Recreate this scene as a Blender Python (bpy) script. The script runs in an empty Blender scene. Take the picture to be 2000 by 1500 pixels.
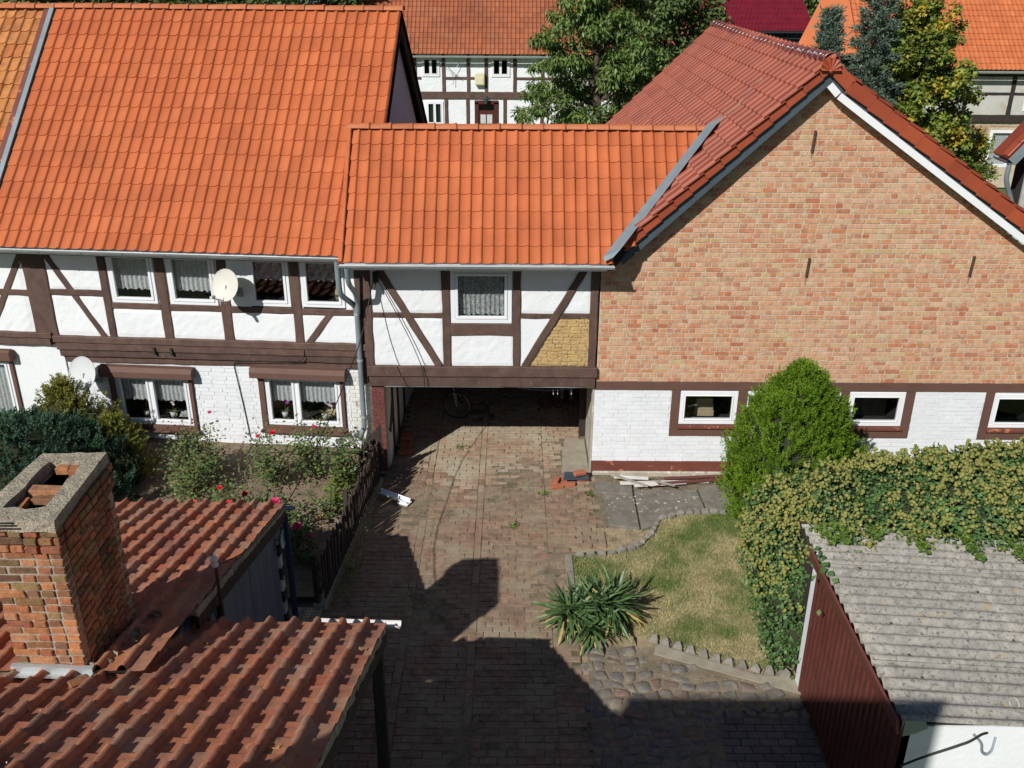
import bpy, bmesh, math, random
import numpy as np
from mathutils import Matrix, Vector, Euler
random.seed(7); RNG = np.random.default_rng(7)
S = bpy.context.scene; COL = S.collection
R = math.radians

# ------------------------------------------------------------------ camera, sky, sun, exposure
CAMP = Vector((0, 0, 9.0)); PITCH = R(24.0); ROLL = 0.006; FPX = 1845.0
cam = bpy.data.cameras.new('camera'); cam.sensor_width = 36.0; cam.lens = FPX / 2000 * 36.0
cam.clip_start = 0.1; cam.clip_end = 2000
co = bpy.data.objects.new('camera', cam); COL.objects.link(co)
CAMM = Matrix.Translation(CAMP) @ Matrix.Rotation(math.pi / 2 - PITCH, 4, 'X') @ Matrix.Rotation(ROLL, 4, 'Z')
co.matrix_world = CAMM; S.camera = co
CAMI = CAMM.inverted()
SUNDIR = Vector((1.38, 2.05, -1.85)).normalized()
w = bpy.data.worlds.new('World'); S.world = w; w.use_nodes = True
sky = w.node_tree.nodes.new('ShaderNodeTexSky'); sky.sky_type = 'NISHITA'; sky.sun_disc = False; sky.ozone_density = 3.0; sky.dust_density = .4
sky.sun_elevation = math.asin(-SUNDIR.z); sky.sun_rotation = math.atan2(-SUNDIR.x, -SUNDIR.y) % (2 * math.pi)
bg = w.node_tree.nodes['Background']; bg.inputs['Strength'].default_value = 0.05
w.node_tree.links.new(sky.outputs[0], bg.inputs['Color'])
sl = bpy.data.lights.new('sun', 'SUN'); sl.energy = 4.6; sl.angle = R(0.5); sl.color = (1.0, 0.975, 0.93)
so = bpy.data.objects.new('sun', sl); COL.objects.link(so); so.rotation_euler = SUNDIR.to_track_quat('-Z', 'Y').to_euler()
so.location = (-10, -10, 30)
vs = S.view_settings; vs.view_transform = 'Standard'; vs.look = 'None'; vs.exposure = 0.0; vs.gamma = 1.0; vs.use_curve_mapping = False

# ------------------------------------------------------------------ materials
MATS = {}
def mat(name, ramp, rough=.8, noise=None, stain=None, stain2=None, bump=None, metal=0.0, spec=.4, coat=0.0, transl=0.0, rnd=True, stretch=None):
    """ramp: list of colours picked per piece (object random + island random); noise=(scale, amount);
    stain=(colour, scale, threshold, softness); bump=(scale, strength, distance)"""
    m = bpy.data.materials.new(name); m.use_nodes = True; nt = m.node_tree; N = nt.nodes; L = nt.links
    b = N['Principled BSDF']; b.inputs['Roughness'].default_value = rough; b.inputs['Metallic'].default_value = metal
    b.inputs['Specular IOR Level'].default_value = spec; b.inputs['Coat Weight'].default_value = coat
    g = N.new('ShaderNodeNewGeometry'); pos = g.outputs['Position']
    if stretch:
        mp = N.new('ShaderNodeVectorMath'); mp.operation = 'MULTIPLY'; mp.inputs[1].default_value = stretch; L.new(pos, mp.inputs[0]); pos = mp.outputs[0]
    def nz(scale, detail=4, rg=.6):
        n = N.new('ShaderNodeTexNoise'); n.inputs['Scale'].default_value = scale; n.inputs['Detail'].default_value = detail
        n.inputs['Roughness'].default_value = rg; L.new(pos, n.inputs['Vector']); return n.outputs['Fac']
    def mix(kind, fac, a, bb):
        x = N.new('ShaderNodeMix'); x.data_type = 'RGBA'; x.blend_type = kind
        for s, v in ((x.inputs['Factor'], fac), (x.inputs['A'], a), (x.inputs['B'], bb)):
            if isinstance(v, (int, float)): s.default_value = v
            elif isinstance(v, tuple): s.default_value = (*v[:3], 1)
            else: L.new(v, s)
        return x.outputs['Result']
    if len(ramp) > 1:
        oi = N.new('ShaderNodeObjectInfo'); ad = N.new('ShaderNodeMath'); ad.operation = 'ADD'
        L.new(oi.outputs['Random'], ad.inputs[0]); L.new(g.outputs['Random Per Island'], ad.inputs[1])
        fr = N.new('ShaderNodeMath'); fr.operation = 'FRACT'; L.new(ad.outputs[0], fr.inputs[0])
        cr = N.new('ShaderNodeValToRGB'); el = cr.color_ramp.elements
        while len(el) > 1: el.remove(el[-1])
        el[0].position = 0; el[0].color = (*ramp[0], 1)
        for i, c in enumerate(ramp[1:], 1):
            e = el.new(i / (len(ramp) - 1)); e.color = (*c, 1)
        L.new(fr.outputs[0], cr.inputs[0]); col = cr.outputs['Color']
    else:
        col = tuple(ramp[0])
    if noise:
        sc, am = noise[0], noise[1]
        f = nz(sc); mr = N.new('ShaderNodeMapRange'); mr.inputs['From Min'].default_value = .3; mr.inputs['From Max'].default_value = .7
        mr.inputs['To Min'].default_value = 1 - am; mr.inputs['To Max'].default_value = 1 + am * .6; L.new(f, mr.inputs['Value'])
        cb = N.new('ShaderNodeCombineXYZ')
        for k in range(3): L.new(mr.outputs[0], cb.inputs[k])
        col = mix('MULTIPLY', 1.0, col, cb.outputs[0])
    for st in (stain, stain2):
        if st:
            f = nz(st[1], 6, .65); mr = N.new('ShaderNodeMapRange'); mr.inputs['From Min'].default_value = st[2]; mr.inputs['From Max'].default_value = st[2] + st[3]
            L.new(f, mr.inputs['Value']); col = mix('MIX', mr.outputs[0], col, tuple(st[0]))
    if isinstance(col, tuple): b.inputs['Base Color'].default_value = (*col, 1)
    else: L.new(col, b.inputs['Base Color'])
    if bump:
        bp = N.new('ShaderNodeBump'); bp.inputs['Strength'].default_value = bump[1]; bp.inputs['Distance'].default_value = bump[2] if len(bump) > 2 else .01
        L.new(nz(bump[0], 5), bp.inputs['Height']); L.new(bp.outputs[0], b.inputs['Normal'])
    if transl:
        tr = N.new('ShaderNodeBsdfTranslucent'); ms = N.new('ShaderNodeMixShader'); ms.inputs[0].default_value = transl
        if isinstance(col, tuple): tr.inputs[0].default_value = (*col, 1)
        else: L.new(col, tr.inputs[0])
        L.new(b.outputs[0], ms.inputs[1]); L.new(tr.outputs[0], ms.inputs[2]); L.new(ms.outputs[0], N['Material Output'].inputs[0])
    MATS[name] = m; return m

def glass(name, tint=(.02, .025, .03), dark=0.1):
    m = bpy.data.materials.new(name); m.use_nodes = True; nt = m.node_tree; N = nt.nodes; L = nt.links
    N.remove(N['Principled BSDF'])
    t = N.new('ShaderNodeBsdfTransparent'); t.inputs[0].default_value = (1 - dark, 1 - dark * .95, 1 - dark * .95, 1)
    g = N.new('ShaderNodeBsdfGlossy'); g.inputs['Roughness'].default_value = .015
    lw = N.new('ShaderNodeLayerWeight'); lw.inputs[0].default_value = .5
    pw = N.new('ShaderNodeMath'); pw.operation = 'POWER'; pw.inputs[1].default_value = 4.0; L.new(lw.outputs['Facing'], pw.inputs[0])
    f = N.new('ShaderNodeMath'); f.operation = 'MULTIPLY_ADD'; f.inputs[1].default_value = .85; f.inputs[2].default_value = .045; L.new(pw.outputs[0], f.inputs[0])
    x = N.new('ShaderNodeMixShader'); L.new(f.outputs[0], x.inputs[0]); L.new(t.outputs[0], x.inputs[1]); L.new(g.outputs[0], x.inputs[2])
    L.new(x.outputs[0], N['Material Output'].inputs[0]); MATS[name] = m; return m

OR1 = (.50, .118, .036)
mat('tile_orange', [(.50, .133, .046), (.465, .120, .041), (.525, .146, .052), (.485, .125, .043), (.44, .112, .039), (.515, .137, .046)], .6, (1.3, .15), ((.34, .088, .032), 9, .62, .2), None, (60, .15, .004), spec=.3)
mat('tile_faded', [(.46, .19, .06), (.52, .21, .065), (.40, .15, .05), (.50, .16, .045)], .85, (6, .25), ((.09, .07, .04), 12, .6, .12), None, (50, .4, .006))
mat('tile_maroon', [(.27, .060, .030), (.23, .049, .026), (.30, .072, .036), (.25, .054, .028)], .48, (2.0, .15), ((.20, .06, .035), 8, .62, .2), None, (60, .1, .003), spec=.3)
mat('verge_red', [(.34, .07, .03), (.30, .06, .028), (.38, .08, .033)], .5, (4, .12), None, None, (60, .15, .003))
mat('ridge_purple', [(.18, .055, .05), (.21, .06, .05), (.16, .05, .048)], .25, (4, .1), None, None, None, spec=.6, coat=.3)
mat('ridge_orange', [(.44, .135, .052), (.48, .155, .062), (.40, .12, .046)], .65, (5, .1), ((.38, .10, .04), 14, .6, .2), None, (40, .15, .004))
mat('tile_old', [(.47, .17, .082), (.50, .20, .10), (.34, .14, .085), (.45, .26, .165), (.46, .14, .07), (.28, .145, .10), (.52, .19, .09), (.38, .19, .12), (.45, .155, .08)], .85, (9, .25), ((.17, .13, .09), 8, .59, .14), ((.42, .33, .2), 16, .69, .06), (45, .45, .008))
mat('tile_far', [(.33, .10, .045), (.37, .115, .05), (.29, .085, .04), (.35, .125, .06)], .8, (.5, .2), ((.16, .06, .03), 1.2, .6, .25), None, None)
mat('tile_far_orange', [(.53, .15, .05), (.48, .13, .045), (.56, .17, .06)], .75, (.5, .12), ((.55, .38, .28), 6, .66, .05), None, None)
mat('metal_roof_red', [(.16, .012, .022)], .35, (2, .2), None, None, None, spec=.5)
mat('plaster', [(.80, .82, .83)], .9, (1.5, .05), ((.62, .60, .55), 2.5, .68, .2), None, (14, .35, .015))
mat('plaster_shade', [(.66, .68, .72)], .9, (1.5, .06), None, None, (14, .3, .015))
mat('plaster_grey', [(.44, .40, .33)], .95, (3, .25), ((.62, .60, .54), 4, .55, .1), ((.2, .16, .12), 6, .6, .15), (12, .5, .02))
mat('clay', [(.52, .36, .16)], .95, (4, .15), ((.40, .26, .11), 9, .6, .15), None, (22, .8, .03), stretch=(1, 1, 2.2))
mat('beam', [(.105, .062, .048), (.125, .073, .056), (.09, .053, .043)], .75, (6, .3), ((.23, .17, .135), 22, .63, .08), None, (40, .4, .006), stretch=(1, 1, .7))
mat('paint_brown', [(.135, .07, .052)], .7, (3, .12), ((.36, .26, .2), 20, .72, .03), None, (60, .2, .004))
mat('paint_maroon', [(.17, .052, .036)], .7, (3, .18), ((.50, .18, .08), 4.5, .6, .04), None, (30, .4, .008))
mat('brick_maroon', [(.16, .05, .042), (.14, .045, .038), (.18, .06, .048)], .8, (6, .2), None, None, (40, .4, .006))
mat('brick', [(0.546, 0.210, 0.105), (0.609, 0.347, 0.210), (0.462, 0.147, 0.074), (0.598, 0.378, 0.221), (0.588, 0.284, 0.158), (0.630, 0.399, 0.252), (0.525, 0.179, 0.084), (0.546, 0.410, 0.210), (0.598, 0.294, 0.163), (0.598, 0.378, 0.242), (0.441, 0.179, 0.105), (0.609, 0.357, 0.221), (0.525, 0.200, 0.100), (0.630, 0.420, 0.273)], .9, (9, .22), ((.57, .445, .30), 6.5, .525, .16), ((.13, .11, .06), 4.1, .77, .03), (45, .5, .006))
mat('mortar', [(.54, .46, .335)], .95, (8, .2), None, None, (60, .6, .006))
mat('brick_white', [(.78, .80, .82), (.74, .76, .78), (.80, .81, .82)], .85, (3, .06), ((.55, .50, .42), 3.2, .68, .1), None, (30, .4, .006))
mat('brick_white_worn', [(.76, .75, .70), (.70, .68, .62), (.78, .77, .73)], .9, (3, .1), ((.42, .36, .28), 5, .6, .08), None, (30, .5, .008))
mat('mortar_white', [(.66, .67, .67)], .9, (5, .1), None, None, (40, .4, .006))
mat('plinth', [(.16, .105, .085)], .9, (5, .25), ((.30, .24, .18), 6, .58, .15), None, (25, .6, .015))
mat('chimney_brick', [(.46, .17, .075), (.22, .11, .055), (.54, .22, .09), (.17, .12, .055), (.40, .13, .06), (.30, .11, .06), (.50, .24, .12), (.14, .075, .045), (.36, .26, .10)], .95, (14, .3), ((.06, .045, .035), 9, .62, .1), None, (40, .9, .012))
mat('chimney_mortar', [(.40, .345, .275)], .95, (14, .3), None, None, (60, .8, .01))
mat('concrete_cap', [(.44, .385, .285)], .95, (9, .3), ((.17, .145, .11), 30, .56, .1), ((.46, .44, .37), 6, .6, .1), (45, 1.0, .03))
mat('soot', [(.012, .010, .009)], 1.0)
mat('zinc', [(.28, .34, .37)], .45, (4, .15), None, None, None, metal=.35, spec=.5)
mat('zinc_light', [(.55, .58, .58)], .4, (4, .1), None, None, None, metal=.4, spec=.5)
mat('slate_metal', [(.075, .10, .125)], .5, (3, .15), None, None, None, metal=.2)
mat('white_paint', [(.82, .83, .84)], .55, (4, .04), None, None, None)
mat('white_plastic', [(.80, .82, .84)], .35, None, None, None, None, spec=.5)
mat('old_white', [(.62, .60, .56), (.72, .71, .68), (.55, .50, .44)], .8, (8, .25), ((.18, .10, .07), 7, .56, .06), None, (40, .4, .006), stretch=(.3, 1, 1))
mat('plank_maroon', [(.13, .04, .034), (.16, .05, .04)], .8, (8, .2), ((.4, .36, .32), 12, .68, .06), None, (40, .4, .005))
mat('dish', [(.62, .60, .53)], .55, (5, .06), None, None, None)
mat('dish_old', [(.58, .60, .60)], .55, (4, .06), ((.55, .40, .17), 2.2, .52, .2), None, None)
mat('curtain', [(.80, .84, .84)], .9, (18, .25), None, None, None, transl=.3)
mat('curtain_lace', [(.68, .73, .71)], .9, (24, .6), ((.16, .19, .19), 30, .55, .08), None, None, transl=.3)
mat('room_dark', [(.035, .033, .03)], 1.0)
mat('passage_dark', [(.05, .043, .036)], 1.0, (3, .3))
mat('wood_dark', [(.035, .026, .022), (.05, .036, .03), (.03, .022, .019)], .85, (8, .3), ((.12, .10, .085), 14, .64, .1), None, (40, .5, .006), stretch=(3, 3, .4))
mat('wood_grey', [(.30, .27, .23), (.36, .32, .27)], .9, (8, .3), None, None, (40, .4, .005))
mat('picket', [(.045, .03, .026), (.06, .042, .034), (.035, .025, .022)], .85, (10, .3), ((.2, .17, .13), 16, .66, .08), None, (50, .4, .004))
mat('plank_blue', [(.135, .155, .20), (.12, .14, .185), (.15, .17, .21)], .8, (5, .2), ((.06, .06, .07), 9, .62, .06), None, (40, .3, .004), stretch=(1, 1, .3))
mat('blue_plastic', [(.02, .035, .075)], .6)
mat('pale_green', [(.36, .50, .45)], .6)
mat('paving_brick', [(0.382, 0.228, 0.154), (0.413, 0.270, 0.185), (0.350, 0.239, 0.164), (0.424, 0.313, 0.217), (0.435, 0.323, 0.228), (0.329, 0.217, 0.154), (0.392, 0.302, 0.212), (0.403, 0.233, 0.159)], .95, (7, .3), ((.43, .37, .265), 1.15, .44, .2), ((.15, .115, .08), 2.3, .60, .14), (35, .7, .012))
mat('joint_soil', [(.21, .17, .115)], 1.0, (4, .4), ((.09, .095, .04), 2.5, .56, .1), None, (60, .8, .01))
mat('concrete', [(.19, .175, .145)], .95, (5, .3), ((.52, .52, .48), 10, .655, .02), ((.08, .06, .045), 3, .6, .12), (40, .6, .008))
mat('concrete_patch', [(.34, .30, .23)], .95, (4, .2), ((.20, .17, .12), 3, .58, .12), None, (30, .6, .01))
mat('edging', [(.23, .215, .185), (.27, .25, .21), (.19, .175, .15)], .95, (14, .25), ((.38, .37, .33), 20, .66, .06), None, (50, .6, .008))
mat('cobble', [(.155, .145, .13), (.19, .17, .145), (.14, .135, .13), (.20, .17, .135), (.17, .15, .13), (.20, .125, .10)], .8, (9, .25), ((.30, .25, .175), 5, .52, .2), None, (30, .6, .012))
mat('paver', [(.13, .12, .11), (.16, .15, .135), (.105, .10, .095)], .9, (7, .25), None, None, (40, .5, .008))
mat('straw_soil', [(.37, .29, .18)], 1.0, (5, .35), ((.16, .12, .08), 3, .55, .15), None, (60, .9, .015))
mat('cobble_bed', [(.27, .215, .145)], 1.0, (6, .4), ((.14, .12, .085), 3, .5, .15), None, (60, .9, .015))
mat('soil', [(0.238, 0.175, 0.119)], 1.0, (4, .3), ((.10, .075, .05), 2.5, .55, .2), None, (30, 1.0, .03))
mat('lawn_soil', [(0.480, 0.384, 0.228)], 1.0, (5, .25), ((.17, .20, .06), .9, .43, .16), None, (60, .9, .012))
mat('grass', [(0.512, 0.415, 0.232), (0.366, 0.354, 0.134), (0.610, 0.512, 0.305), (0.244, 0.281, 0.091), (0.549, 0.451, 0.256), (0.439, 0.390, 0.183)], .9, (3, .2), ((.15, .21, .05), .9, .45, .16), None, None, transl=.2)
mat('moss', [(.10, .11, .035), (.14, .13, .05), (.08, .09, .03), (.20, .16, .08)], .95)
mat('field', [(.10, .14, .04)], 1.0, (.2, .3), ((.16, .15, .06), .6, .55, .2), None, None)
mat('thuja', [(0.146, 0.275, 0.019), (0.181, 0.318, 0.026), (0.112, 0.224, 0.015), (0.232, 0.318, 0.039), (0.155, 0.292, 0.022)], .75, (2.2, .3), ((.32, .26, .08), 3.5, .64, .12), None, None, transl=.3, spec=.12)
mat('thuja_gold', [(.20, .25, .035), (.29, .29, .045), (.16, .21, .035), (.32, .22, .07), (.24, .28, .045)], .75, (2.5, .3), None, None, None, transl=.25)
mat('juniper', [(.045, .105, .06), (.065, .14, .08), (.04, .09, .05), (.085, .16, .095)], .7, (2.0, .3), None, None, None, transl=.15)
mat('ivy_leaf', [(0.062, 0.138, 0.041), (0.090, 0.179, 0.053), (0.053, 0.118, 0.038), (0.138, 0.235, 0.062), (0.097, 0.166, 0.055)], .5, (1.6, .3), None, None, None, spec=.3, transl=.12)
mat('ivy_young', [(.15, .24, .04), (.12, .20, .035), (.18, .28, .05)], .5, (3, .2), None, None, None, transl=.25)
mat('ivy_umbel', [(0.249, 0.241, 0.065), (0.206, 0.211, 0.052), (0.275, 0.258, 0.073), (0.172, 0.185, 0.043)], .85, (3, .2), None, None, None)
mat('rose_leaf', [(0.071, 0.137, 0.043), (0.108, 0.187, 0.057), (0.144, 0.216, 0.057), (0.172, 0.101, 0.057), (0.086, 0.159, 0.051), (0.287, 0.302, 0.071)], .6, (4, .3), None, None, None, transl=.2)
mat('hosta_leaf', [(.16, .21, .035), (.22, .25, .05), (.10, .16, .03), (.28, .27, .06)], .6, (4, .25), None, None, None, transl=.2)
mat('rose_red', [(.62, .015, .035), (.70, .03, .05), (.52, .01, .03)], .55, None, None, None, None, transl=.15)
mat('rose_pink', [(.70, .035, .16), (.62, .03, .14), (.75, .06, .2)], .55, None, None, None, None, transl=.15)
mat('stem', [(.09, .085, .035), (.12, .08, .05)], .8, (8, .2))
mat('yucca_leaf', [(.075, .14, .045), (.09, .165, .052), (.06, .12, .042), (.11, .18, .055)], .45, (5, .2), None, None, None, spec=.5, transl=.08)
mat('yucca_dry', [(.42, .33, .10), (.36, .28, .13), (.30, .30, .06)], .7, (5, .2), None, None, None)
mat('cherry_leaf', [(0.121, 0.209, 0.047), (0.162, 0.257, 0.061), (0.095, 0.169, 0.041), (0.243, 0.311, 0.081), (0.189, 0.277, 0.068)], .5, (.9, .35), ((.20, .21, .06), 1.1, .62, .15), None, None, spec=.45, transl=.25)
mat('maple_leaf', [(0.149, 0.223, 0.041), (0.189, 0.270, 0.047), (0.108, 0.169, 0.034), (0.257, 0.311, 0.054), (0.405, 0.365, 0.047)], .55, (1.0, .35), ((.62, .42, .04), .85, .555, .09), None, None, transl=.25)
mat('dark_leaf', [(0.091, 0.143, 0.039), (0.117, 0.182, 0.052), (0.072, 0.117, 0.036), (0.169, 0.208, 0.065)], .6, (.5, .35), None, None, None, transl=.2)
mat('spruce', [(.125, .185, .135), (.16, .225, .16), (.105, .155, .11), (.14, .20, .145)], .7, (1.2, .3), None, None, None, transl=.1)
mat('bark', [(.10, .075, .055)], .95, (6, .3), None, None, (20, .8, .02))
mat('corrugated', [(.34, .32, .28), (.37, .345, .30), (.31, .295, .26)], .95, (9, .3), ((.15, .135, .11), 24, .53, .1), ((.42, .30, .13), 5, .62, .12), (60, .6, .008))
mat('metal_maroon', [(.105, .030, .024), (.115, .034, .027)], .42, (4, .25), ((.28, .16, .13), 15, .69, .05), ((.05, .02, .018), 5, .6, .12), (25, .15, .006), spec=.5)
mat('fascia_maroon', [(.16, .048, .036)], .5, (4, .15), None, None, None)
mat('black_rubber', [(.012, .012, .013)], .6)
mat('black_cable', [(.018, .016, .015)], .6)
mat('rust', [(.09, .05, .035)], .8, (20, .4))
mat('steel', [(.25, .26, .27)], .45, None, None, None, None, metal=.9)
mat('bike_paint', [(.05, .06, .09)], .4)
mat('porcelain', [(.75, .76, .76)], .3)
mat('door_brown', [(.085, .022, .016)], .5, (5, .15))
mat('yellow_box', [(.68, .64, .42)], .6)
mat('pot_white', [(.72, .72, .70)], .4)
mat('cardboard', [(.36, .25, .13)], .9, (9, .2))
mat('skin', [(.50, .30, .21)], .6)
mat('board_grey', [(.45, .44, .40), (.50, .49, .45), (.41, .40, .37)], .85, (7, .2))
mat('lamp_green', [(.02, .07, .05)], .5)
mat('far_brick', [(.42, .26, .15), (.46, .30, .18), (.38, .22, .13)], .9, (5, .2))
mat('wall_old', [(.52, .51, .46)], .95, (1.5, .15), ((.44, .37, .24), 1.4, .57, .12), None, (8, .4, .02))
mat('dry_leaf', [(.34, .17, .06), (.26, .13, .06), (.40, .24, .10)], .8)
mat('lichen', [(.55, .55, .50), (.50, .46, .34), (.62, .62, .58)], .95)
glass('glass'); glass('glass_dark', dark=.55)

# ------------------------------------------------------------------ object helpers
def link(o, parent=None):
    COL.objects.link(o)
    if parent is not None: o.parent = parent
    return o
def tag(o, label=None, cat=None, group=None, kind=None):
    if label: o['label'] = label
    if cat: o['category'] = cat
    if group: o['group'] = group
    if kind: o['kind'] = kind
    return o
def empty(name, loc=(0, 0, 0), rz=0.0, label=None, cat=None, group=None):
    o = bpy.data.objects.new(name, None); o.empty_display_size = .2; link(o)
    o.location = loc; o.rotation_euler = (0, 0, rz); return tag(o, label, cat, group)
def wm(o):
    m = o.matrix_basis.copy() if o else Matrix()
    while o is not None and o.parent is not None:
        o = o.parent; m = o.matrix_basis @ m
    return m
def np_mesh(name, V, Fs, m=None, smooth=False):
    me = bpy.data.meshes.new(name); V = np.asarray(V, dtype=np.float32)
    if isinstance(Fs, np.ndarray):
        k = Fs.shape[1]; me.vertices.add(len(V)); me.vertices.foreach_set('co', V.ravel())
        me.loops.add(Fs.size); me.loops.foreach_set('vertex_index', Fs.astype(np.int32).ravel())
        me.polygons.add(len(Fs)); me.polygons.foreach_set('loop_start', np.arange(0, Fs.size, k, dtype=np.int32))
        me.polygons.foreach_set('loop_total', np.full(len(Fs), k, dtype=np.int32))
        me.update(calc_edges=True); me.validate()
    else:
        me.from_pydata([tuple(v) for v in V], [], Fs); me.update()
    if m: me.materials.append(MATS[m])
    if smooth: me.polygons.foreach_set('use_smooth', np.ones(len(me.polygons), dtype=bool))
    return me
def add(name, me, parent=None, mtx=None, **k):
    o = bpy.data.objects.new(name, me); link(o, parent)
    if mtx is not None: o.matrix_basis = mtx
    return tag(o, **k)

class MB:
    def __init__(s): s.v = []; s.f = []
    def mesh(s, V, F, M=None):
        b = len(s.v)
        for p in V: s.v.append(tuple(M @ Vector(p)) if M is not None else tuple(p))
        for f in F: s.f.append([i + b for i in f])
        return s
    def box(s, x0, x1, y0, y1, z0, z1, M=None):
        V = [(x0, y0, z0), (x1, y0, z0), (x1, y1, z0), (x0, y1, z0), (x0, y0, z1), (x1, y0, z1), (x1, y1, z1), (x0, y1, z1)]
        return s.mesh(V, [(0, 3, 2, 1), (4, 5, 6, 7), (0, 1, 5, 4), (1, 2, 6, 5), (2, 3, 7, 6), (3, 0, 4, 7)], M)
    def prism(s, poly, y0, y1):          # polygon in xz, extruded along y
        n = len(poly); V = [(p[0], y0, p[1]) for p in poly] + [(p[0], y1, p[1]) for p in poly]
        F = [list(range(n)), list(range(2 * n - 1, n - 1, -1))] + [(i, i + n, (i + 1) % n + n, (i + 1) % n) for i in range(n)]
        return s.mesh(V, F)
    def slab(s, poly, z0, z1):           # polygon in xy, extruded along z
        n = len(poly); V = [(p[0], p[1], z0) for p in poly] + [(p[0], p[1], z1) for p in poly]
        F = [list(range(n))[::-1], list(range(n, 2 * n))] + [(i, (i + 1) % n, (i + 1) % n + n, i + n) for i in range(n)]
        return s.mesh(V, F)
    def tube(s, pts, r, n=8, cap=True):
        pts = [Vector(p) for p in pts]; rr = r if isinstance(r, (list, tuple)) else [r] * len(pts)
        b = len(s.v); prev = None
        for i, p in enumerate(pts):
            t = (pts[min(i + 1, len(pts) - 1)] - pts[max(i - 1, 0)])
            t = t.normalized() if t.length > 1e-9 else Vector((0, 0, 1))
            if prev is None:
                a = t.orthogonal().normalized()
            else:
                a = (prev - t * prev.dot(t)); a = a.normalized() if a.length > 1e-6 else t.orthogonal().normalized()
            prev = a; c = t.cross(a)
            for k in range(n):
                an = 2 * math.pi * k / n; s.v.append(tuple(p + (a * math.cos(an) + c * math.sin(an)) * rr[i]))
        for i in range(len(pts) - 1):
            for k in range(n):
                s.f.append([b + i * n + k, b + i * n + (k + 1) % n, b + (i + 1) * n + (k + 1) % n, b + (i + 1) * n + k])
        if cap:
            s.f.append([b + k for k in range(n)][::-1]); s.f.append([b + (len(pts) - 1) * n + k for k in range(n)])
        return s
    def lathe(s, prof, n=16, M=None):    # prof list of (r, z)
        V = []; F = []
        for r_, z in prof:
            for k in range(n):
                a = 2 * math.pi * k / n; V.append((r_ * math.cos(a), r_ * math.sin(a), z))
        for i in range(len(prof) - 1):
            for k in range(n): F.append((i * n + k, i * n + (k + 1) % n, (i + 1) * n + (k + 1) % n, (i + 1) * n + k))
        return s.mesh(V, F, M)
    def build(s, name, m, parent=None, smooth=False, loc=None, bevel=0, **k):
        me = np_mesh(name, np.array(s.v, dtype=np.float32).reshape(-1, 3), s.f, m)
        if smooth:
            me.polygons.foreach_set('use_smooth', np.ones(len(me.polygons), dtype=bool))
        o = add(name, me, parent, **k)
        if loc: o.location = loc
        if bevel:
            md = o.modifiers.new('bevel', 'BEVEL'); md.width = bevel; md.segments = 1; md.limit_method = 'ANGLE'
        return o
def shade_auto(o, ang=40):
    me = o.data; me.polygons.foreach_set('use_smooth', np.ones(len(me.polygons), dtype=bool))
    bm = bmesh.new(); bm.from_mesh(me)
    for e in bm.edges:
        if len(e.link_faces) == 2 and e.calc_face_angle(0) > R(ang): e.smooth = False
    bm.to_mesh(me); bm.free(); return o

def pieces(name, parent, items, limit=300, rest=None):
    """items: (mesh, local matrix). The ones showing largest become objects, the rest one joined part."""
    P = wm(parent); key = []
    for i, (me, M) in enumerate(items):
        p = P @ M.translation; q = CAMI @ p
        vis = q.z < 0 and abs(q.x / -q.z) < .57 and abs(q.y / -q.z) < .44
        key.append((0 if vis else 1, (p - CAMP).length, i))
    key.sort()
    for _, _, i in key[:limit]:
        add(name, items[i][0], parent, items[i][1])
    tail = [items[k[2]] for k in key[limit:]]
    for mn in {t_[0].materials[0].name for t_ in tail}: joined(rest or name + '_rest', [t_ for t_ in tail if t_[0].materials[0].name == mn], parent)
CACHE = {}
def joined(name, items, parent, kind='stuff'):
    VV = []; FF = {}; off = 0
    for me, M in items:
        if me.name not in CACHE:
            v = np.empty(len(me.vertices) * 3, dtype=np.float32); me.vertices.foreach_get('co', v)
            CACHE[me.name] = (v.reshape(-1, 3), [tuple(p.vertices) for p in me.polygons], any(p.use_smooth for p in me.polygons))
        v, f, sm = CACHE[me.name]; A = np.array(M)
        VV.append(v @ A[:3, :3].T + A[:3, 3])
        for p in f: FF.setdefault(len(p), []).append([i + off for i in p])
        off += len(v)
    V = np.concatenate(VV)
    faces = [p for k in FF for p in FF[k]]
    me = bpy.data.meshes.new(name); me.from_pydata(V.tolist(), [], faces); me.update()
    me.materials.append(items[0][0].materials[0])
    if sm:
        me.polygons.foreach_set('use_smooth', np.ones(len(me.polygons), dtype=bool)); me.set_sharp_from_angle(angle=R(62))
    return add(name, me, parent, kind=kind)

def brick_meshes(name, m, n=8, jit=.03, bev=0.0, dome=0.0):
    out = []
    for i in range(n):
        bm = bmesh.new(); bmesh.ops.create_cube(bm, size=1)
        if bev: bmesh.ops.bevel(bm, geom=list(bm.edges), offset=bev, segments=1, affect='EDGES')
        for v in bm.verts:
            v.co += Vector((random.uniform(-jit, jit) * .5, random.uniform(-jit, jit) * .5, random.uniform(-jit, jit) * .5))
        me = bpy.data.meshes.new(name); bm.to_mesh(me); bm.free(); me.materials.append(MATS[m]); out.append(me)
    return out
def MT(x, y, z, sx=1, sy=1, sz=1, rx=0, ry=0, rz=0):
    return Matrix.Translation((x, y, z)) @ Euler((rx, ry, rz)).to_matrix().to_4x4() @ Matrix.Diagonal((sx, sy, sz, 1))

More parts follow.
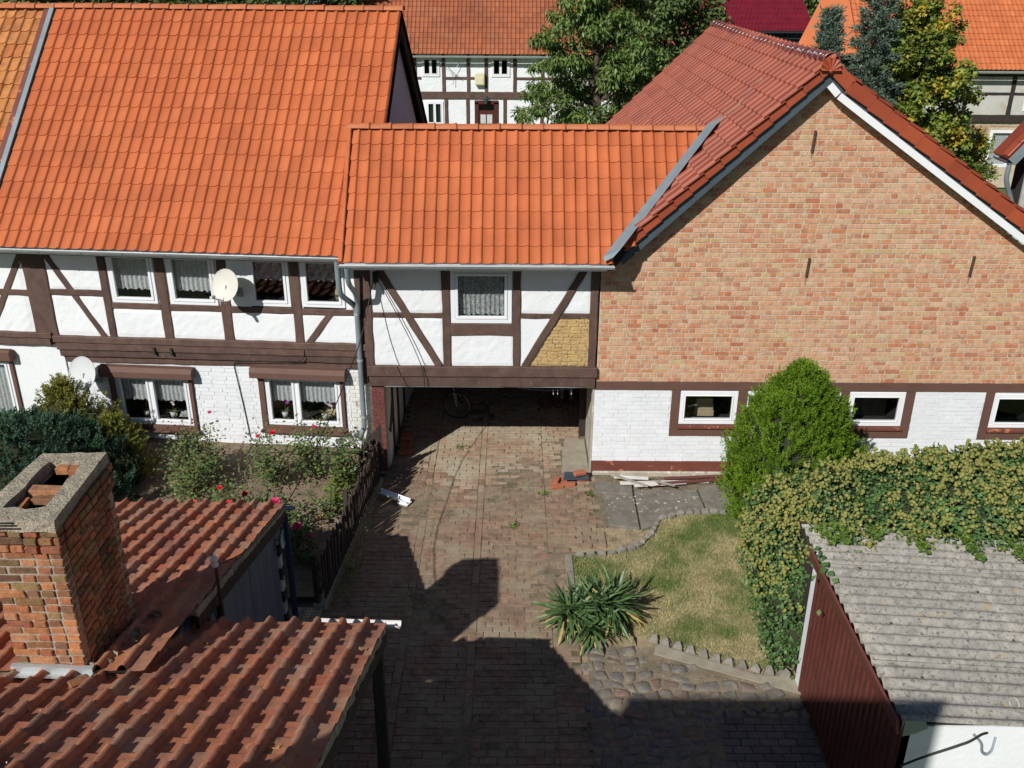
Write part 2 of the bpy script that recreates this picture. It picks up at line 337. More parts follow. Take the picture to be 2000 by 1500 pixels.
# ------------------------------------------------------------------ roofs of single tiles
P_NEW = [(0, .006), (.07, .0), (.3, -.003), (.52, .0), (.64, .008), (.73, .026), (.83, .037), (.91, .030), (.97, .010), (1.04, -.008)]
P_DBL = [(0, .0), (.12, -.002), (.19, .030), (.27, .036), (.35, .004), (.50, -.002), (.66, .0), (.73, .030), (.82, .038), (.90, .006), (1.03, -.002)]
P_OLD = [(0, .008), (.10, 0), (.32, -.003), (.58, -.001), (.645, .003), (.67, .026), (.72, .045), (.80, .057), (.88, .055), (.95, .038), (1.0, .017), (1.06, -.004)]
def tile_mesh(name, wd, ln, prof, m, lip=.022, over=.07, jit=0.0, bow=0.0):
    V = []; F = []; n = len(prof)
    rows = [(0, lip), (ln * .5, lip * .55), (ln + over, 0.0)]
    for r_, (y, zo) in enumerate(rows):
        sc = 1.0 if not bow else 1.0 + bow * (1 - r_ / 2) - bow * .5
        for u, z in prof:
            V.append((u * wd + random.uniform(-jit, jit), y + (random.uniform(-jit, jit) if r_ == 0 else 0), z * sc + zo + random.uniform(-jit, jit) * .5))
    for r_ in range(2):
        for i in range(n - 1): F.append((r_ * n + i, r_ * n + i + 1, (r_ + 1) * n + i + 1, (r_ + 1) * n + i))
    b = len(V)                                   # front lip
    for i, (u, z) in enumerate(prof): p = V[i]; V.append((p[0], p[1] + .004, p[2] - lip * .95))
    for i in range(n - 1): F.append((i + 1, i, b + i, b + i + 1))
    me = bpy.data.meshes.new(name); me.from_pydata(V, [], F); me.update(); me.materials.append(MATS[m])
    for k, p in enumerate(me.polygons): p.use_smooth = k < 2 * (n - 1)
    me.set_sharp_from_angle(angle=R(62)); return me
def tile_roof(parent, name, O, U, Vv, cols, rows, wd, ln, meshes, limit=300, keep=None, jit=0.0, skew=0.0):
    """O corner at the eave, U along the eave, Vv up the slope (local to parent)"""
    U = Vector(U).normalized(); Vv = Vector(Vv).normalized(); Nn = U.cross(Vv).normalized(); O = Vector(O); it = []
    B = Matrix((U, Vv, Nn)).transposed().to_4x4()
    for r_ in range(rows):
        for c in range(cols):
            p = O + U * (c * wd) + Vv * (r_ * ln) + Nn * (.03)
            if keep and not keep(p + U * wd * .5 + Vv * ln * .5): continue
            if jit: p = p + Nn * random.uniform(-jit, jit) * .5 + Vv * random.uniform(-jit, jit) + U * random.uniform(-jit, jit) * .5
            M = Matrix.Translation(p) @ B @ Euler((random.uniform(-1, 1) * jit * .8, random.uniform(-1, 1) * jit * .8, random.uniform(-1, 1) * jit * 1.2)).to_matrix().to_4x4()
            it.append((random.choice(meshes), M))
    pieces(name, parent, it, limit); return it
def ridge_mesh(name, ln, r, m, n=9, squash=.8):
    V = []; F = []
    st = [(0, 1.14), (.045, 1.14), (.05, 1.0), (ln, .93)]
    for y, k in st:
        for i in range(n):
            a = math.pi * i / (n - 1); V.append((y, -r * k * math.cos(a), r * k * squash * math.sin(a)))
    for j in range(len(st) - 1):
        for i in range(n - 1): F.append((j * n + i, j * n + i + 1, (j + 1) * n + i + 1, (j + 1) * n + i))
    b = len(V)
    for i in range(n): p = V[i]; V.append((p[0], p[1] * .85, p[2] * .85))
    for i in range(n - 1): F.append((i + 1, i, b + i, b + i + 1))
    me = np_mesh(name, V, F, m); me.polygons.foreach_set('use_smooth', np.ones(len(me.polygons), dtype=bool)); return me
def ridge(parent, name, p0, p1, piece, r, m, sag=0.0, squash=.8):
    p0 = Vector(p0); p1 = Vector(p1); d = (p1 - p0); L_ = d.length; n = max(1, round(L_ / piece)); s = L_ / n
    me = ridge_mesh(name, s + .03, r, m, squash=squash); d.normalize(); y = Vector((0, 0, 1)).cross(d).normalized(); z = d.cross(y)
    B = Matrix((d, y, z)).transposed().to_4x4()
    for i in range(n):
        t = (i + .5) / n; q = p0 + d * (s * i) - Vector((0, 0, sag * 4 * t * (1 - t)))
        add(name, me, parent, Matrix.Translation(q + Vector((0, random.uniform(-.004, .004), random.uniform(-.004, .004)))) @ B @ Euler((random.uniform(-.02, .02), random.uniform(-.012, .012), random.uniform(-.01, .01))).to_matrix().to_4x4())

# ------------------------------------------------------------------ facade helpers (local x along facade, -y outwards, z up)
def beam(parent, p0, p1, wd, y0=-.03, dep=.14, m='beam', name='beam', jit=.007):
    p0 = Vector((p0[0], 0, p0[1])); p1 = Vector((p1[0], 0, p1[1])); d = p1 - p0; L_ = d.length; d.normalize()
    s = Vector((0, 1, 0)).cross(d); n = max(2, int(L_ / .22)); V = []; F = []
    for i in range(n + 1):
        c = p0 + d * (L_ * i / n)
        a = wd / 2 + random.uniform(-jit, jit); b = wd / 2 + random.uniform(-jit, jit); f = random.uniform(-jit, jit) * .5
        for q, y in ((-a, y0 + f + .008), (-a + .012, y0 + f), (b - .012, y0 + f), (b, y0 + f + .008), (b, y0 + dep), (-a, y0 + dep)):
            V.append(tuple(c + s * q + Vector((0, y, 0))))
    for i in range(n):
        for k in range(6):
            a = i * 6 + k; b = i * 6 + (k + 1) % 6; F.append((a, b, b + 6, a + 6))
    F.append(tuple(range(6))[::-1]); F.append(tuple(n * 6 + k for k in range(6)))
    o = add(name, np_mesh(name, V, F, m), parent)
    bm = bmesh.new(); bm.from_mesh(o.data); bmesh.ops.recalc_face_normals(bm, faces=bm.faces); bm.to_mesh(o.data); bm.free()
    return o
def panel(parent, x0, x1, z0, z1, y=0.0, m='plaster', bulge=.014, name='plaster_panel', rough=.003, holes=None):
    nx = max(3, int((x1 - x0) / .1)); nz = max(3, int((z1 - z0) / .1)); V = []; F = []
    for j in range(nz + 1):
        for i in range(nx + 1):
            u = i / nx; v = j / nz; e = min(1, min(u, 1 - u, ) * (x1 - x0) / .08) * min(1, min(v, 1 - v) * (z1 - z0) / .08)
            yy = y - bulge * e + (random.uniform(-rough, rough) if e > 0 else 0)
            V.append((x0 + u * (x1 - x0), yy, z0 + v * (z1 - z0)))
    for j in range(nz):
        for i in range(nx): a = j * (nx + 1) + i; F.append((a, a + 1, a + nx + 2, a + nx + 1))
    b = len(V); V += [(x0, y + .12, z0), (x1, y + .12, z0), (x1, y + .12, z1), (x0, y + .12, z1)]
    c = [0, nx, (nz + 1) * (nx + 1) - 1, nz * (nx + 1)]
    F += [(b + 1, b, b + 3, b + 2)]
    F += [[b, b + 1] + [i for i in range(nx, -1, -1)], [b + 2, b + 3] + [nz * (nx + 1) + i for i in range(nx + 1)]]
    F += [[b + 3, b] + [j * (nx + 1) for j in range(nz + 1)], [b + 1, b + 2] + [j * (nx + 1) + nx for j in range(nz, -1, -1)]]
    return add(name, np_mesh(name, V, F, m, smooth=False), parent)
def wall_cells(x0, x1, z0, z1, holes):
    xs = sorted({x0, x1, *[h[0] for h in holes], *[h[1] for h in holes]}); zs = sorted({z0, z1, *[h[2] for h in holes], *[h[3] for h in holes]})
    out = []
    for a, b in zip(xs, xs[1:]):
        for c, d in zip(zs, zs[1:]):
            mx, mz = (a + b) / 2, (c + d) / 2
            if a < x0 - 1e-6 or b > x1 + 1e-6 or c < z0 - 1e-6 or d > z1 + 1e-6: continue
            if any(h[0] < mx < h[1] and h[2] < mz < h[3] for h in holes): continue
            out.append((a, b, c, d))
    return out
def curtain(parent, x0, x1, z0, z1, y, m='curtain', amp=.018, per=.085, scallop=.03):
    nx = max(12, int((x1 - x0) / per * 8)); nz = 8; V = []; F = []; ph = random.uniform(0, 6)
    for j in range(nz + 1):
        for i in range(nx + 1):
            x = x0 + (x1 - x0) * i / nx; t = j / nz
            zz = z1 + (z0 - z1) * t + (abs(math.sin(math.pi * (x - x0) / .13)) * -scallop * t)
            V.append((x + .004 * math.sin(17 * x + 3 * t), y + amp * (.5 + .5 * t) * math.sin(2 * math.pi * x / per + ph + .6 * math.sin(5 * x)) + random.uniform(-.002, .002), zz))
    for j in range(nz):
        for i in range(nx): a = j * (nx + 1) + i; F.append((a, a + 1, a + nx + 2, a + nx + 1))
    return add('curtain', np_mesh('curtain', V, F, m, smooth=True), parent)
def window(parent, x0, x1, z0, z1, y=0.0, fr=.055, sash=.05, mull=None, m='white_plastic', curt=None, cm='curtain', gl='glass', deep=.0):
    """frame > sash, pane, curtain; the room behind is a part of the house"""
    f = MB()
    for a in ((x0, x1, z0, z0 + fr), (x0, x1, z1 - fr, z1), (x0, x0 + fr, z0 + fr, z1 - fr), (x1 - fr, x1, z0 + fr, z1 - fr)):
        f.box(a[0], a[1], y - .03, y + .06, a[2], a[3])
    W = f.build('window', m, parent, bevel=.006)
    parts = [(x0 + fr, x1 - fr)] if mull is None else [(x0 + fr, mull - .022), (mull + .022, x1 - fr)]
    if mull is not None:
        mb = MB(); mb.box(mull - .022, mull + .022, y - .024, y + .055, z0 + fr, z1 - fr); mb.build('mullion', m, W)
    for a, b in parts:
        s = MB(); c0, c1 = z0 + fr + .003, z1 - fr - .003; a += .003; b -= .003
        for q in ((a, b, c0, c0 + sash), (a, b, c1 - sash, c1), (a, a + sash, c0 + sash, c1 - sash), (b - sash, b, c0 + sash, c1 - sash)):
            s.box(q[0], q[1], y - .042, y + .03, q[2], q[3])
        s.build('sash', m, W, bevel=.008)
        g = MB(); g.box(a + sash - .004, b - sash + .004, y - .006, y + .002, c0 + sash - .004, c1 - sash + .004); g.build('pane', gl, W)
        if curt:
            k0, k1 = curt; curtain(W, a + .02, b - .02, z0 + (z1 - z0) * k0, z1 - fr * .5, y + .10, cm)
    return W
def room(parent, x0, x1, z0, z1, y, dep=1.2):
    r_ = MB(); V = [(x0, y, z0), (x1, y, z0), (x1, y, z1), (x0, y, z1), (x0, y + dep, z0), (x1, y + dep, z0), (x1, y + dep, z1), (x0, y + dep, z1)]
    r_.mesh(V, [(4, 5, 6, 7), (0, 1, 5, 4), (3, 7, 6, 2), (0, 4, 7, 3), (1, 2, 6, 5)]); return r_.build('interior', 'room_dark', parent)
def bond_wall(parent, name, x0, x1, z0, z1, y, meshes, course, stl, hdl, joint, holes=(), lim=None, limit=300, dep=.02, proud=.009, english=True, rest=None):
    it = []; r_ = 0; z = z0
    while z + course * .5 < z1:
        zt = min(z + course, z1); mid = (z + zt) / 2
        L_, R_ = lim(mid) if lim else (x0, x1)
        length = (hdl if (english and r_ % 2) else stl); x = x0 - (stl * (.25 if not english else 0) if r_ % 2 == 0 else stl * .5 if not english else hdl * .5) - random.uniform(0, .04)
        while x < R_:
            ll = length * random.uniform(.96, 1.04); a, b = max(x, L_), min(x + ll, R_); x += ll
            segs = [(a, b)]
            for h in holes:
                if h[2] < mid < h[3]:
                    ns = []
                    for s_, e_ in segs:
                        if e_ <= h[0] or s_ >= h[1]: ns.append((s_, e_)); continue
                        if s_ < h[0]: ns.append((s_, h[0]))
                        if e_ > h[1]: ns.append((h[1], e_))
                    segs = ns
            for s_, e_ in segs:
                if e_ - s_ < .035: continue
                pr = proud + random.uniform(-.003, .003)
                it.append((random.choice(meshes), MT((s_ + e_) / 2, y - pr + dep / 2, mid + random.uniform(-.002, .002), e_ - s_ - joint, dep, zt - z - joint * .85, 0, random.uniform(-.006, .006), 0)))
        z += course; r_ += 1
    pieces(name, parent, it, limit, rest)
    return it

# ================================================================== SETTING
def sheet(name, poly, z, m, **k):
    return add(name, np_mesh(name, [(p[0], p[1], z) for p in poly], [list(range(len(poly)))], m), None, **k)
def grid_sheet(name, x0, x1, y0, y1, nx, ny, fz, m, **k):
    X, Y = np.meshgrid(np.linspace(x0, x1, nx), np.linspace(y0, y1, ny)); Z = fz(X, Y)
    V = np.stack([X, Y, Z], -1).reshape(-1, 3); i = np.arange(nx * ny).reshape(ny, nx)
    F = np.stack([i[:-1, :-1], i[:-1, 1:], i[1:, 1:], i[1:, :-1]], -1).reshape(-1, 4)
    return add(name, np_mesh(name, V, F, m, smooth=True), None, **k)
def inpoly(x, y, poly):
    c = False; n = len(poly)
    for i in range(n):
        x1, y1 = poly[i]; x2, y2 = poly[(i + 1) % n]
        if (y1 > y) != (y2 > y) and x < (x2 - x1) * (y - y1) / (y2 - y1) + x1: c = not c
    return c
sheet('ground', [(-400, -400), (400, -400), (400, 600), (-400, 600)], -.06, 'field', kind='structure')

# --- brick driveway from the yard through the passage
drive = sheet('driveway', [(-3.6, 5.5), (1.0, 5.5), (1.0, 14.1), (1.9, 14.1), (1.9, 15.95), (1.52, 15.95), (1.52, 20.6), (-2.36, 20.6), (-2.36, 16.1), (-3.6, 12)], -.008, 'joint_soil', kind='structure')
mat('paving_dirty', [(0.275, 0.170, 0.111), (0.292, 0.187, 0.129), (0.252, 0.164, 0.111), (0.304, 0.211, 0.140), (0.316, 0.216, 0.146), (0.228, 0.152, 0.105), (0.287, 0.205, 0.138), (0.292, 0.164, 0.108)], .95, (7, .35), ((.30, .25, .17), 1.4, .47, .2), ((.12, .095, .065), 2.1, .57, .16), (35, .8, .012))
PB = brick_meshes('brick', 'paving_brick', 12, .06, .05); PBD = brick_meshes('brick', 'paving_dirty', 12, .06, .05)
def drive_bricks():
    it = []
    # strips along the drive: (x0, x1, brick length, brick depth, lengthwise?)
    strips = [(-3.45, -1.62, .245, .122, 0), (-1.62, -1.49, .125, .245, 1), (-1.49, -.62, .25, .124, 0), (-.62, -.50, .12, .24, 1), (-.50, .62, .235, .12, 0), (.62, 1.62, .25, .125, 0)]
    PATCH = [(.98, 16.05, 1.52, 17.4)]
    for x0, x1, bl, bd, lw in strips:
        y = 5.7; r_ = 0
        while y < 20.5:
            x = x0 + (0 if lw else (-bl * .5 if r_ % 2 else 0)) + (0 if lw else random.uniform(-.02, .02))
            while x < x1 - .02:
                a, b = max(x, x0), min(x + bl * random.uniform(.95, 1.05), x1); x += bl
                if b - a < .05: continue
                cx, cy = (a + b) / 2, y + bd / 2
                lim = -2.36 if cy > 15.6 else (-2.62 - .1 * (15.5 - cy) / 1.2 if cy > 11.8 else -3.4)
                if cx < lim + .04: continue
                if cx > 1.0 and (cy < 13.4 or cy > 20.4): continue
                if cx > 1.5 and cy > 14.0: continue
                if any(p[0] < cx < p[2] and p[1] < cy < p[3] for p in PATCH): continue
                wave = .010 * math.sin(cx * 3.1 + cy * .7) + .008 * math.sin(cy * 1.9 - cx)
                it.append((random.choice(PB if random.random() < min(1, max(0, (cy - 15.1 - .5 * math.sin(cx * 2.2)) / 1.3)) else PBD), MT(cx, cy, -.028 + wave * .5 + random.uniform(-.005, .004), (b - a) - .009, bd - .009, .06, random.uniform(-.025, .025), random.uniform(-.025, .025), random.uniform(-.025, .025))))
            y += bd * random.uniform(.985, 1.015); r_ += 1
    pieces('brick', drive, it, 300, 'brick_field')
drive_bricks()
add('concrete_patch', MB().slab([(.97, 16.0), (1.5, 15.9), (1.5, 17.4), (1.1, 17.45), (1.02, 16.8)], -.02, .006).build('concrete_patch', 'concrete_patch', drive).data, None) if False else MB().slab([(.97, 16.0), (1.5, 15.9), (1.5, 17.4), (1.1, 17.45), (1.02, 16.8)], -.02, .008).build('concrete_patch', 'concrete_patch', drive)

# --- verge of dry soil right of the drive, lawn, cobbles, pavers
verge = sheet('dry_verge', [(1.0, 5.5), (4.6, 5.5), (4.6, 15.98), (1.0, 15.98)], -.030, 'straw_soil', kind='structure')
LAWN = [(1.02, 13.2), (1.6, 13.22), (2.1, 13.42), (2.42, 13.82), (2.6, 14.28), (3.1, 14.5), (3.7, 14.55), (4.6, 14.5), (4.6, 11.4), (4.0, 10.6), (3.6, 10.42), (3.0, 10.62), (2.5, 10.85), (2.1, 11.05), (1.7, 11.15), (1.02, 11.5)]
lawn = sheet('lawn', LAWN, .012, 'lawn_soil', kind='structure')
def grass_blades(name, n, test, box, zf, hmin, hmax, m, parent=None, wd=.007):
    P = []
    while len(P) < n:
        x = random.uniform(box[0], box[1]); y = random.uniform(box[2], box[3])
        if test(x, y): P.append((x, y, zf(x, y)))
    P = np.array(P); n = len(P); a = RNG.uniform(0, 2 * np.pi, n); h = RNG.uniform(hmin, hmax, n); t = RNG.uniform(0, 2 * np.pi, n); tl = RNG.uniform(.2, 1.3, n) * h
    s = np.stack([np.cos(a), np.sin(a), np.zeros(n)], -1) * wd
    tip = P + np.stack([np.cos(t) * tl, np.sin(t) * tl, h], -1)
    V = np.stack([P - s, P + s, tip], 1).reshape(-1, 3); F = np.arange(3 * n).reshape(-1, 3)
    return add(name, np_mesh(name, V, F, m), parent, kind='stuff')
tag(grass_blades('grass', 42000, lambda x, y: inpoly(x, y, LAWN), (1, 4.6, 10.4, 14.6), lambda x, y: .012, .02, .055, 'grass'), 'short dry grass of the small lawn', 'grass')
tag(grass_blades('dry_litter', 5200, lambda x, y: (y < 10.9 and x > 1.3) or (x > 1.0 and 12.9 < y < 16 and random.random() < .8) or (y > 12 and random.random() < .12), (-1.5, 3.9, 9.3, 15.9), lambda x, y: .004, .004, .02, 'straw_soil', wd=.012), 'scattered dry grass and straw on the yard', 'litter')
MC = [(random.uniform(-2.3, 1.5), random.uniform(9, 17.5), random.uniform(.05, .22)) for _ in range(60)]
def moss_test(x, y): return any((x - c[0]) ** 2 * 2.5 + (y - c[1]) ** 2 < c[2] ** 2 for c in MC)
tag(grass_blades('joint_moss', 3000, moss_test, (-2.4, 1.6, 8.8, 17.6), lambda x, y: -.002, .004, .016, 'moss', wd=.012), 'moss and small weeds in the joints of the brick drive', 'moss')
# edging stones, upright wedge pieces
EM = []
for i in range(6):
    mb = MB(); j = lambda a: a + random.uniform(-.008, .008)
    mb.mesh([(j(-.075), -.04, 0), (j(.075), -.04, 0), (j(.075), .05, 0), (j(-.075), .05, 0), (j(-.05), j(-.03), .07), (j(.06), j(-.035), .075), (j(.02), j(.03), .10), (j(-.045), j(.03), .085)],
            [(0, 3, 2, 1), (4, 5, 6, 7), (0, 1, 5, 4), (1, 2, 6, 5), (2, 3, 7, 6), (3, 0, 4, 7)])
    EM.append(np_mesh('edging_stone', mb.v, mb.f, 'edging'))
def edging(label, pts, group):
    e = empty('lawn_edging', (pts[0][0], pts[0][1], 0), 0, label, 'edging', group)
    o = Vector((pts[0][0], pts[0][1], 0))
    for (a, b) in zip(pts, pts[1:]):
        A = Vector((*a, 0)); B = Vector((*b, 0)); d = B - A; n = max(1, round(d.length / .165))
        for i in range(n):
            p = A + d * ((i + .5) / n)
            add('edging_stone', random.choice(EM), e, MT(*(p - o), 1, 1.1, random.uniform(.85, 1.15), random.uniform(-.12, .12), random.uniform(-.1, .1), math.atan2(d.y, d.x) + random.uniform(-.25, .25)))
edging('row of jagged grey edging stones along the upper rim of the lawn', [(1.05, 13.18), (1.6, 13.2), (2.1, 13.4), (2.42, 13.8), (2.6, 14.28), (3.1, 14.5), (3.7, 14.55), (4.2, 14.52)], 'lawn edgings')
edging('row of jagged grey edging stones along the lower rim of the lawn beside the cobbles', [(2.0, 11.08), (2.5, 10.85), (3.0, 10.6), (3.5, 10.40), (3.9, 10.3)], 'lawn edgings')
MB().box(.90, 1.02, 11.6, 13.2, -.1, .035).build('kerb', 'edging', None, kind='structure', bevel=.012)
MB().slab([(2.05, 10.75), (3.95, 9.95), (3.95, 10.25), (3.4, 10.34), (2.6, 10.72), (2.1, 10.98)], -.02, .015).build('mortar_strip', 'concrete_patch', None, kind='structure')
# cobbles
cob = sheet('cobbled_ground', [(.95, 5.6), (2.7, 5.6), (2.7, 9.6), (3.9, 9.75), (3.9, 10.1), (2.0, 10.9), (1.1, 10.9)], .004, 'cobble_bed', kind='structure')
def warp(x, y): return (x + .035 * math.sin(7.3 * y + 3.1 * x) + .03 * math.sin(13.7 * x - 5 * y), y + .035 * math.sin(8.1 * x + 2.2 * y) + .03 * math.sin(11.3 * y + 6 * x))
def cobble(x0, x1, y0, y1):
    g_ = .008; P = []
    for (a, b) in ((x0, y0), ((x0 + x1) / 2, y0), (x1, y0), (x1, (y0 + y1) / 2), (x1, y1), ((x0 + x1) / 2, y1), (x0, y1), (x0, (y0 + y1) / 2)): P.append(warp(a, b))
    cx = sum(p[0] for p in P) / 8; cy = sum(p[1] for p in P) / 8; V = []; F = []; h = random.uniform(.012, .034); tx, ty = random.uniform(-.08, .08), random.uniform(-.08, .08)
    cut = [random.uniform(.82, .98) if k % 2 == 0 else random.uniform(.93, 1.0) for k in range(8)]
    for k, z in ((1.0, -.04), (.96, h * .35), (.80, h * .85), (.42, h)):
        for i, (px, py) in enumerate(P):
            q = cut[i] * k * (1 - g_ / .1); V.append(((px - cx) * q, (py - cy) * q, z + ((px - cx) * tx + (py - cy) * ty) * (1 if z > 0 else 0) + random.uniform(-.002, .002)))
    for l in range(3):
        for q in range(8): F.append((l * 8 + q, l * 8 + (q + 1) % 8, (l + 1) * 8 + (q + 1) % 8, (l + 1) * 8 + q))
    F.append(tuple(24 + q for q in range(8)))
    return np_mesh('cobble', V, F, 'cobble', smooth=True), Matrix.Translation((cx, cy, -.004))
it = []
y = 6.6; r_ = 0
while y < 10.9:
    dy = random.uniform(.15, .2); x = 1.03 + (.1 if r_ % 2 else 0)
    while x < 3.9:
        sx = random.uniform(.15, .30); cx = x + sx / 2; cy = y + dy / 2
        ok = cx < 2.62 if cy < 9.45 else True
        if cy > 9.9: ok = ok and cy < 10.75 - .42 * (cx - 2.0) and cx < 3.6
        if ok and not (cy > 10.2 and random.random() < .3): it.append(cobble(x, x + sx, y, y + dy))
        x += sx
    y += dy; r_ += 1
pieces('cobble', cob, it, 300)
pav = sheet('paved_strip', [(2.66, 5.6), (3.95, 5.6), (3.95, 9.7), (2.66, 9.55)], -.018, 'joint_soil', kind='structure')
PV = brick_meshes('paver', 'paver', 8, .03, .05); it = []
y = 5.8; r_ = 0
while y < 9.5:
    x = 2.68 - (.12 if r_ % 2 else 0)
    while x < 3.88:
        a, b = max(x, 2.68), min(x + .24, 3.9)
        if b - a > .06: it.append((random.choice(PV), MT((a + b) / 2, y + .06, -.02, b - a - .012, .112, .07, random.uniform(-.02, .02), random.uniform(-.02, .02), random.uniform(-.02, .02))))
        x += .24
    y += .124; r_ += 1
pieces('paver', pav, it, 300)
# concrete slabs beside the white wall
slabs = sheet('slab_path', [(1.55, 14.12), (4.4, 14.7), (4.4, 15.9), (1.55, 15.9)], -.025, 'joint_soil', kind='structure')
for pl in ([(1.72, 14.12), (2.24, 14.02), (2.26, 15.1), (1.70, 15.2)], [(2.27, 13.98), (2.5, 14.1), (2.66, 14.42), (3.5, 14.62), (3.46, 15.34), (2.29, 15.3)], [(3.53, 14.98), (4.4, 14.98), (4.4, 15.55), (3.5, 15.5)], [(3.53, 14.66), (4.4, 14.66), (4.4, 14.95), (3.53, 14.95)], [(1.58, 15.24), (2.25, 15.14), (2.27, 15.5), (1.58, 15.6)]):
    MB().slab(pl, -.05, random.uniform(.018, .035)).build('concrete_slab', 'concrete', slabs, bevel=.008)
sp_ = []
for i in range(46):
    x_ = random.uniform(1.75, 3.45); y_ = random.uniform(14.45, 15.3); r2 = random.uniform(.012, .032); n = 7
    sp_.append((np_mesh('lichen_spot', [(random.uniform(.6, 1) * r2 * math.cos(2 * math.pi * k / n), random.uniform(.6, 1) * r2 * math.sin(2 * math.pi * k / n), 0) for k in range(n)], [tuple(range(n))], 'lichen'), Matrix.Translation((x_, y_, .0385))))
joined('lichen_spots', sp_, slabs)
# flower bed
def bedz(X, Y): return .10 + .085 * np.clip(Y - 12.2, 0, 4.2) + .012 * np.sin(X * 5.1 + Y * 3) + .012 * np.sin(X * 2.3 - Y * 4.7) + .008 * np.sin(X * 11 + Y * 9)
bed = grid_sheet('flower_bed', -9.5, -2.62, 11.9, 16.7, 70, 50, lambda X, Y: np.where((X > -2.58 - .085 * (15.6 - Y)), -.05, bedz(X, Y)), 'soil', kind='structure')
def bz(x, y): return float(bedz(np.array(x), np.array(y)))
MB().slab([(-2.42, 15.6), (-2.62, 15.6), (-3.0, 11.7), (-2.8, 11.7)], -.1, .11).build('bed_kerb', 'concrete_patch', None, kind='structure', bevel=.015)
grass_blades('weeds', 2600, lambda x, y: True, (-2.75, -2.45, 11.9, 15.5), lambda x, y: .1, .02, .06, 'grass')
tag(bpy.data.objects['weeds'], 'weeds and moss on the kerb below the picket fence', 'weeds')
# hollow bricks laid flat beside the shed
hb = sheet('brick_path', [(-3.3, 10.4), (-2.85, 10.4), (-2.8, 11.75), (-3.3, 11.75)], .004, 'joint_soil', kind='structure')
for i in range(3):
    for j in range(5):
        b = add('hollow_brick', random.choice(PB), hb, MT(-3.2 + i * .135, 10.6 + j * .25, .018, .122, .238, .06, 0, 0, random.uniform(-.02, .02)))
        for q in (-.07, 0, .07):
            for s_ in (-.025, .025):
                MB().lathe([(.012, 0), (.0125, .0015), (0, .0015)], 8).build('perforation', 'soot', hb, loc=(-3.2 + i * .135 + s_, 10.6 + j * .25 + q, .0475))

# ================================================================== LEFT HALF-TIMBERED HOUSE
TH = R(4.5); LO = Vector((-2.62, 16.05, 0))
NEWT = [tile_mesh('roof_tile', .2, .34, P_NEW, 'tile_orange', lip=.02, jit=.0012) for _ in range(4)]
LH = empty('half_timbered_house', LO, -TH, 'large half-timbered house with bright orange tiled roof and white infill left of the gateway', 'house')
SQ = math.sqrt(.5); LV = Vector((0, 3.85, 3.73)).normalized()
def lroof():
    m = MB(); m.mesh([(-6.55, -.5, 4.42), (.22, -.5, 4.42), (.22, 3.35, 8.16), (-6.55, 3.35, 8.16), (-6.55, 7.2, 4.42), (.22, 7.2, 4.42)], [(0, 1, 2, 3), (3, 2, 5, 4)])
    m.mesh([(-6.55, -.5, 4.30), (.22, -.5, 4.30), (.22, 3.35, 8.04), (-6.55, 3.35, 8.04), (-6.55, 7.2, 4.30), (.22, 7.2, 4.30)], [(3, 2, 1, 0), (4, 5, 2, 3)])
    rf = m.build('roof', 'wood_dark', LH)
    tile_roof(rf, 'roof_tile', (-6.6, -.53, 4.41), (1, 0, 0), LV, 34, 16, .2, .335, NEWT, 300, jit=.0035)
    bt = [(NEWT[0], Matrix.Translation((.2 - .2 * c, 7.2 - r_ * .335 * LV.y, 4.42 + r_ * .335 * LV.z + .03)) @ Matrix(((-1, 0, 0), (0, -SQ, SQ), (0, SQ, SQ))).to_4x4()) for c in range(34) for r_ in range(16)]
    joined('rear_tiles', bt, rf)
    ridge(rf, 'ridge_tile', (.26, 3.33, 8.17), (-6.6, 3.33, 8.17), .385, .105, 'ridge_orange')
    # dark boards under the right verge, front and rear
    for sy in (0, 1):
        M = Matrix.Translation((.14, -.45 if not sy else 7.15, 4.27)) @ Matrix.Rotation(R(44) if not sy else R(136), 4, 'X')
        MB().box(0, .05, 0, 5.4, -.10 if not sy else -.06, .06 if not sy else .10, M).build('barge_board', 'wood_dark', rf)
lroof()
WIN_U = [(-4.71, -3.85, 3.29, 4.25), (-3.61, -2.72, 3.29, 4.25), (-2.12, -1.37, 3.31, 4.25), (-1.16, -.38, 3.32, 4.25)]
WIN_G = [(-4.98, -3.52, .79, 1.84), (-2.06, -.60, .89, 1.93)]
# upper floor infill
for c in wall_cells(-5.88, .0, 2.6, 3.2, []) and [(-5.9, -4.8, 2.58, 3.46), (-5.9, -4.8, 3.46, 4.42), (-4.8, -3.72, 2.58, 3.2), (-3.72, -2.6, 2.58, 3.2), (-2.6, -1.27, 2.58, 3.24), (-1.27, -.12, 2.58, 3.24), (-2.6, -2.12, 3.24, 4.42), (-.38, -.06, 3.24, 4.42)]:
    panel(LH, *c)
for x0, x1 in ((-4.8, -4.71), (-3.85, -3.61), (-2.72, -2.6), (-1.37, -1.16)):
    MB().box(x0, x1, .004, .12, 3.2, 4.42).build('plaster_strip', 'plaster', LH)
for wv in WIN_U: MB().box(wv[0], wv[1], .004, .12, 4.25, 4.42).build('plaster_strip', 'plaster', LH)
for x0, x1 in ((-6.31, -5.88), (-4.88, -4.74), (-3.82, -3.65), (-2.68, -2.50), (-1.35, -1.19), (-.19, -.05)):
    beam(LH, ((x0 + x1) / 2, 2.58), ((x0 + x1) / 2, 4.40), x1 - x0, y0=-.035)
beam(LH, (-.12, 1.85), (-.12, 2.6), .13, y0=-.03)
beam(LH, (-5.88, 3.455), (-4.88, 3.455), .115, y0=-.03)
for a, b in ((-4.74, -3.82), (-3.65, -2.68), (-2.5, -1.35), (-1.19, -.19)): beam(LH, (a, 3.225), (b, 3.235), .12, y0=-.028)
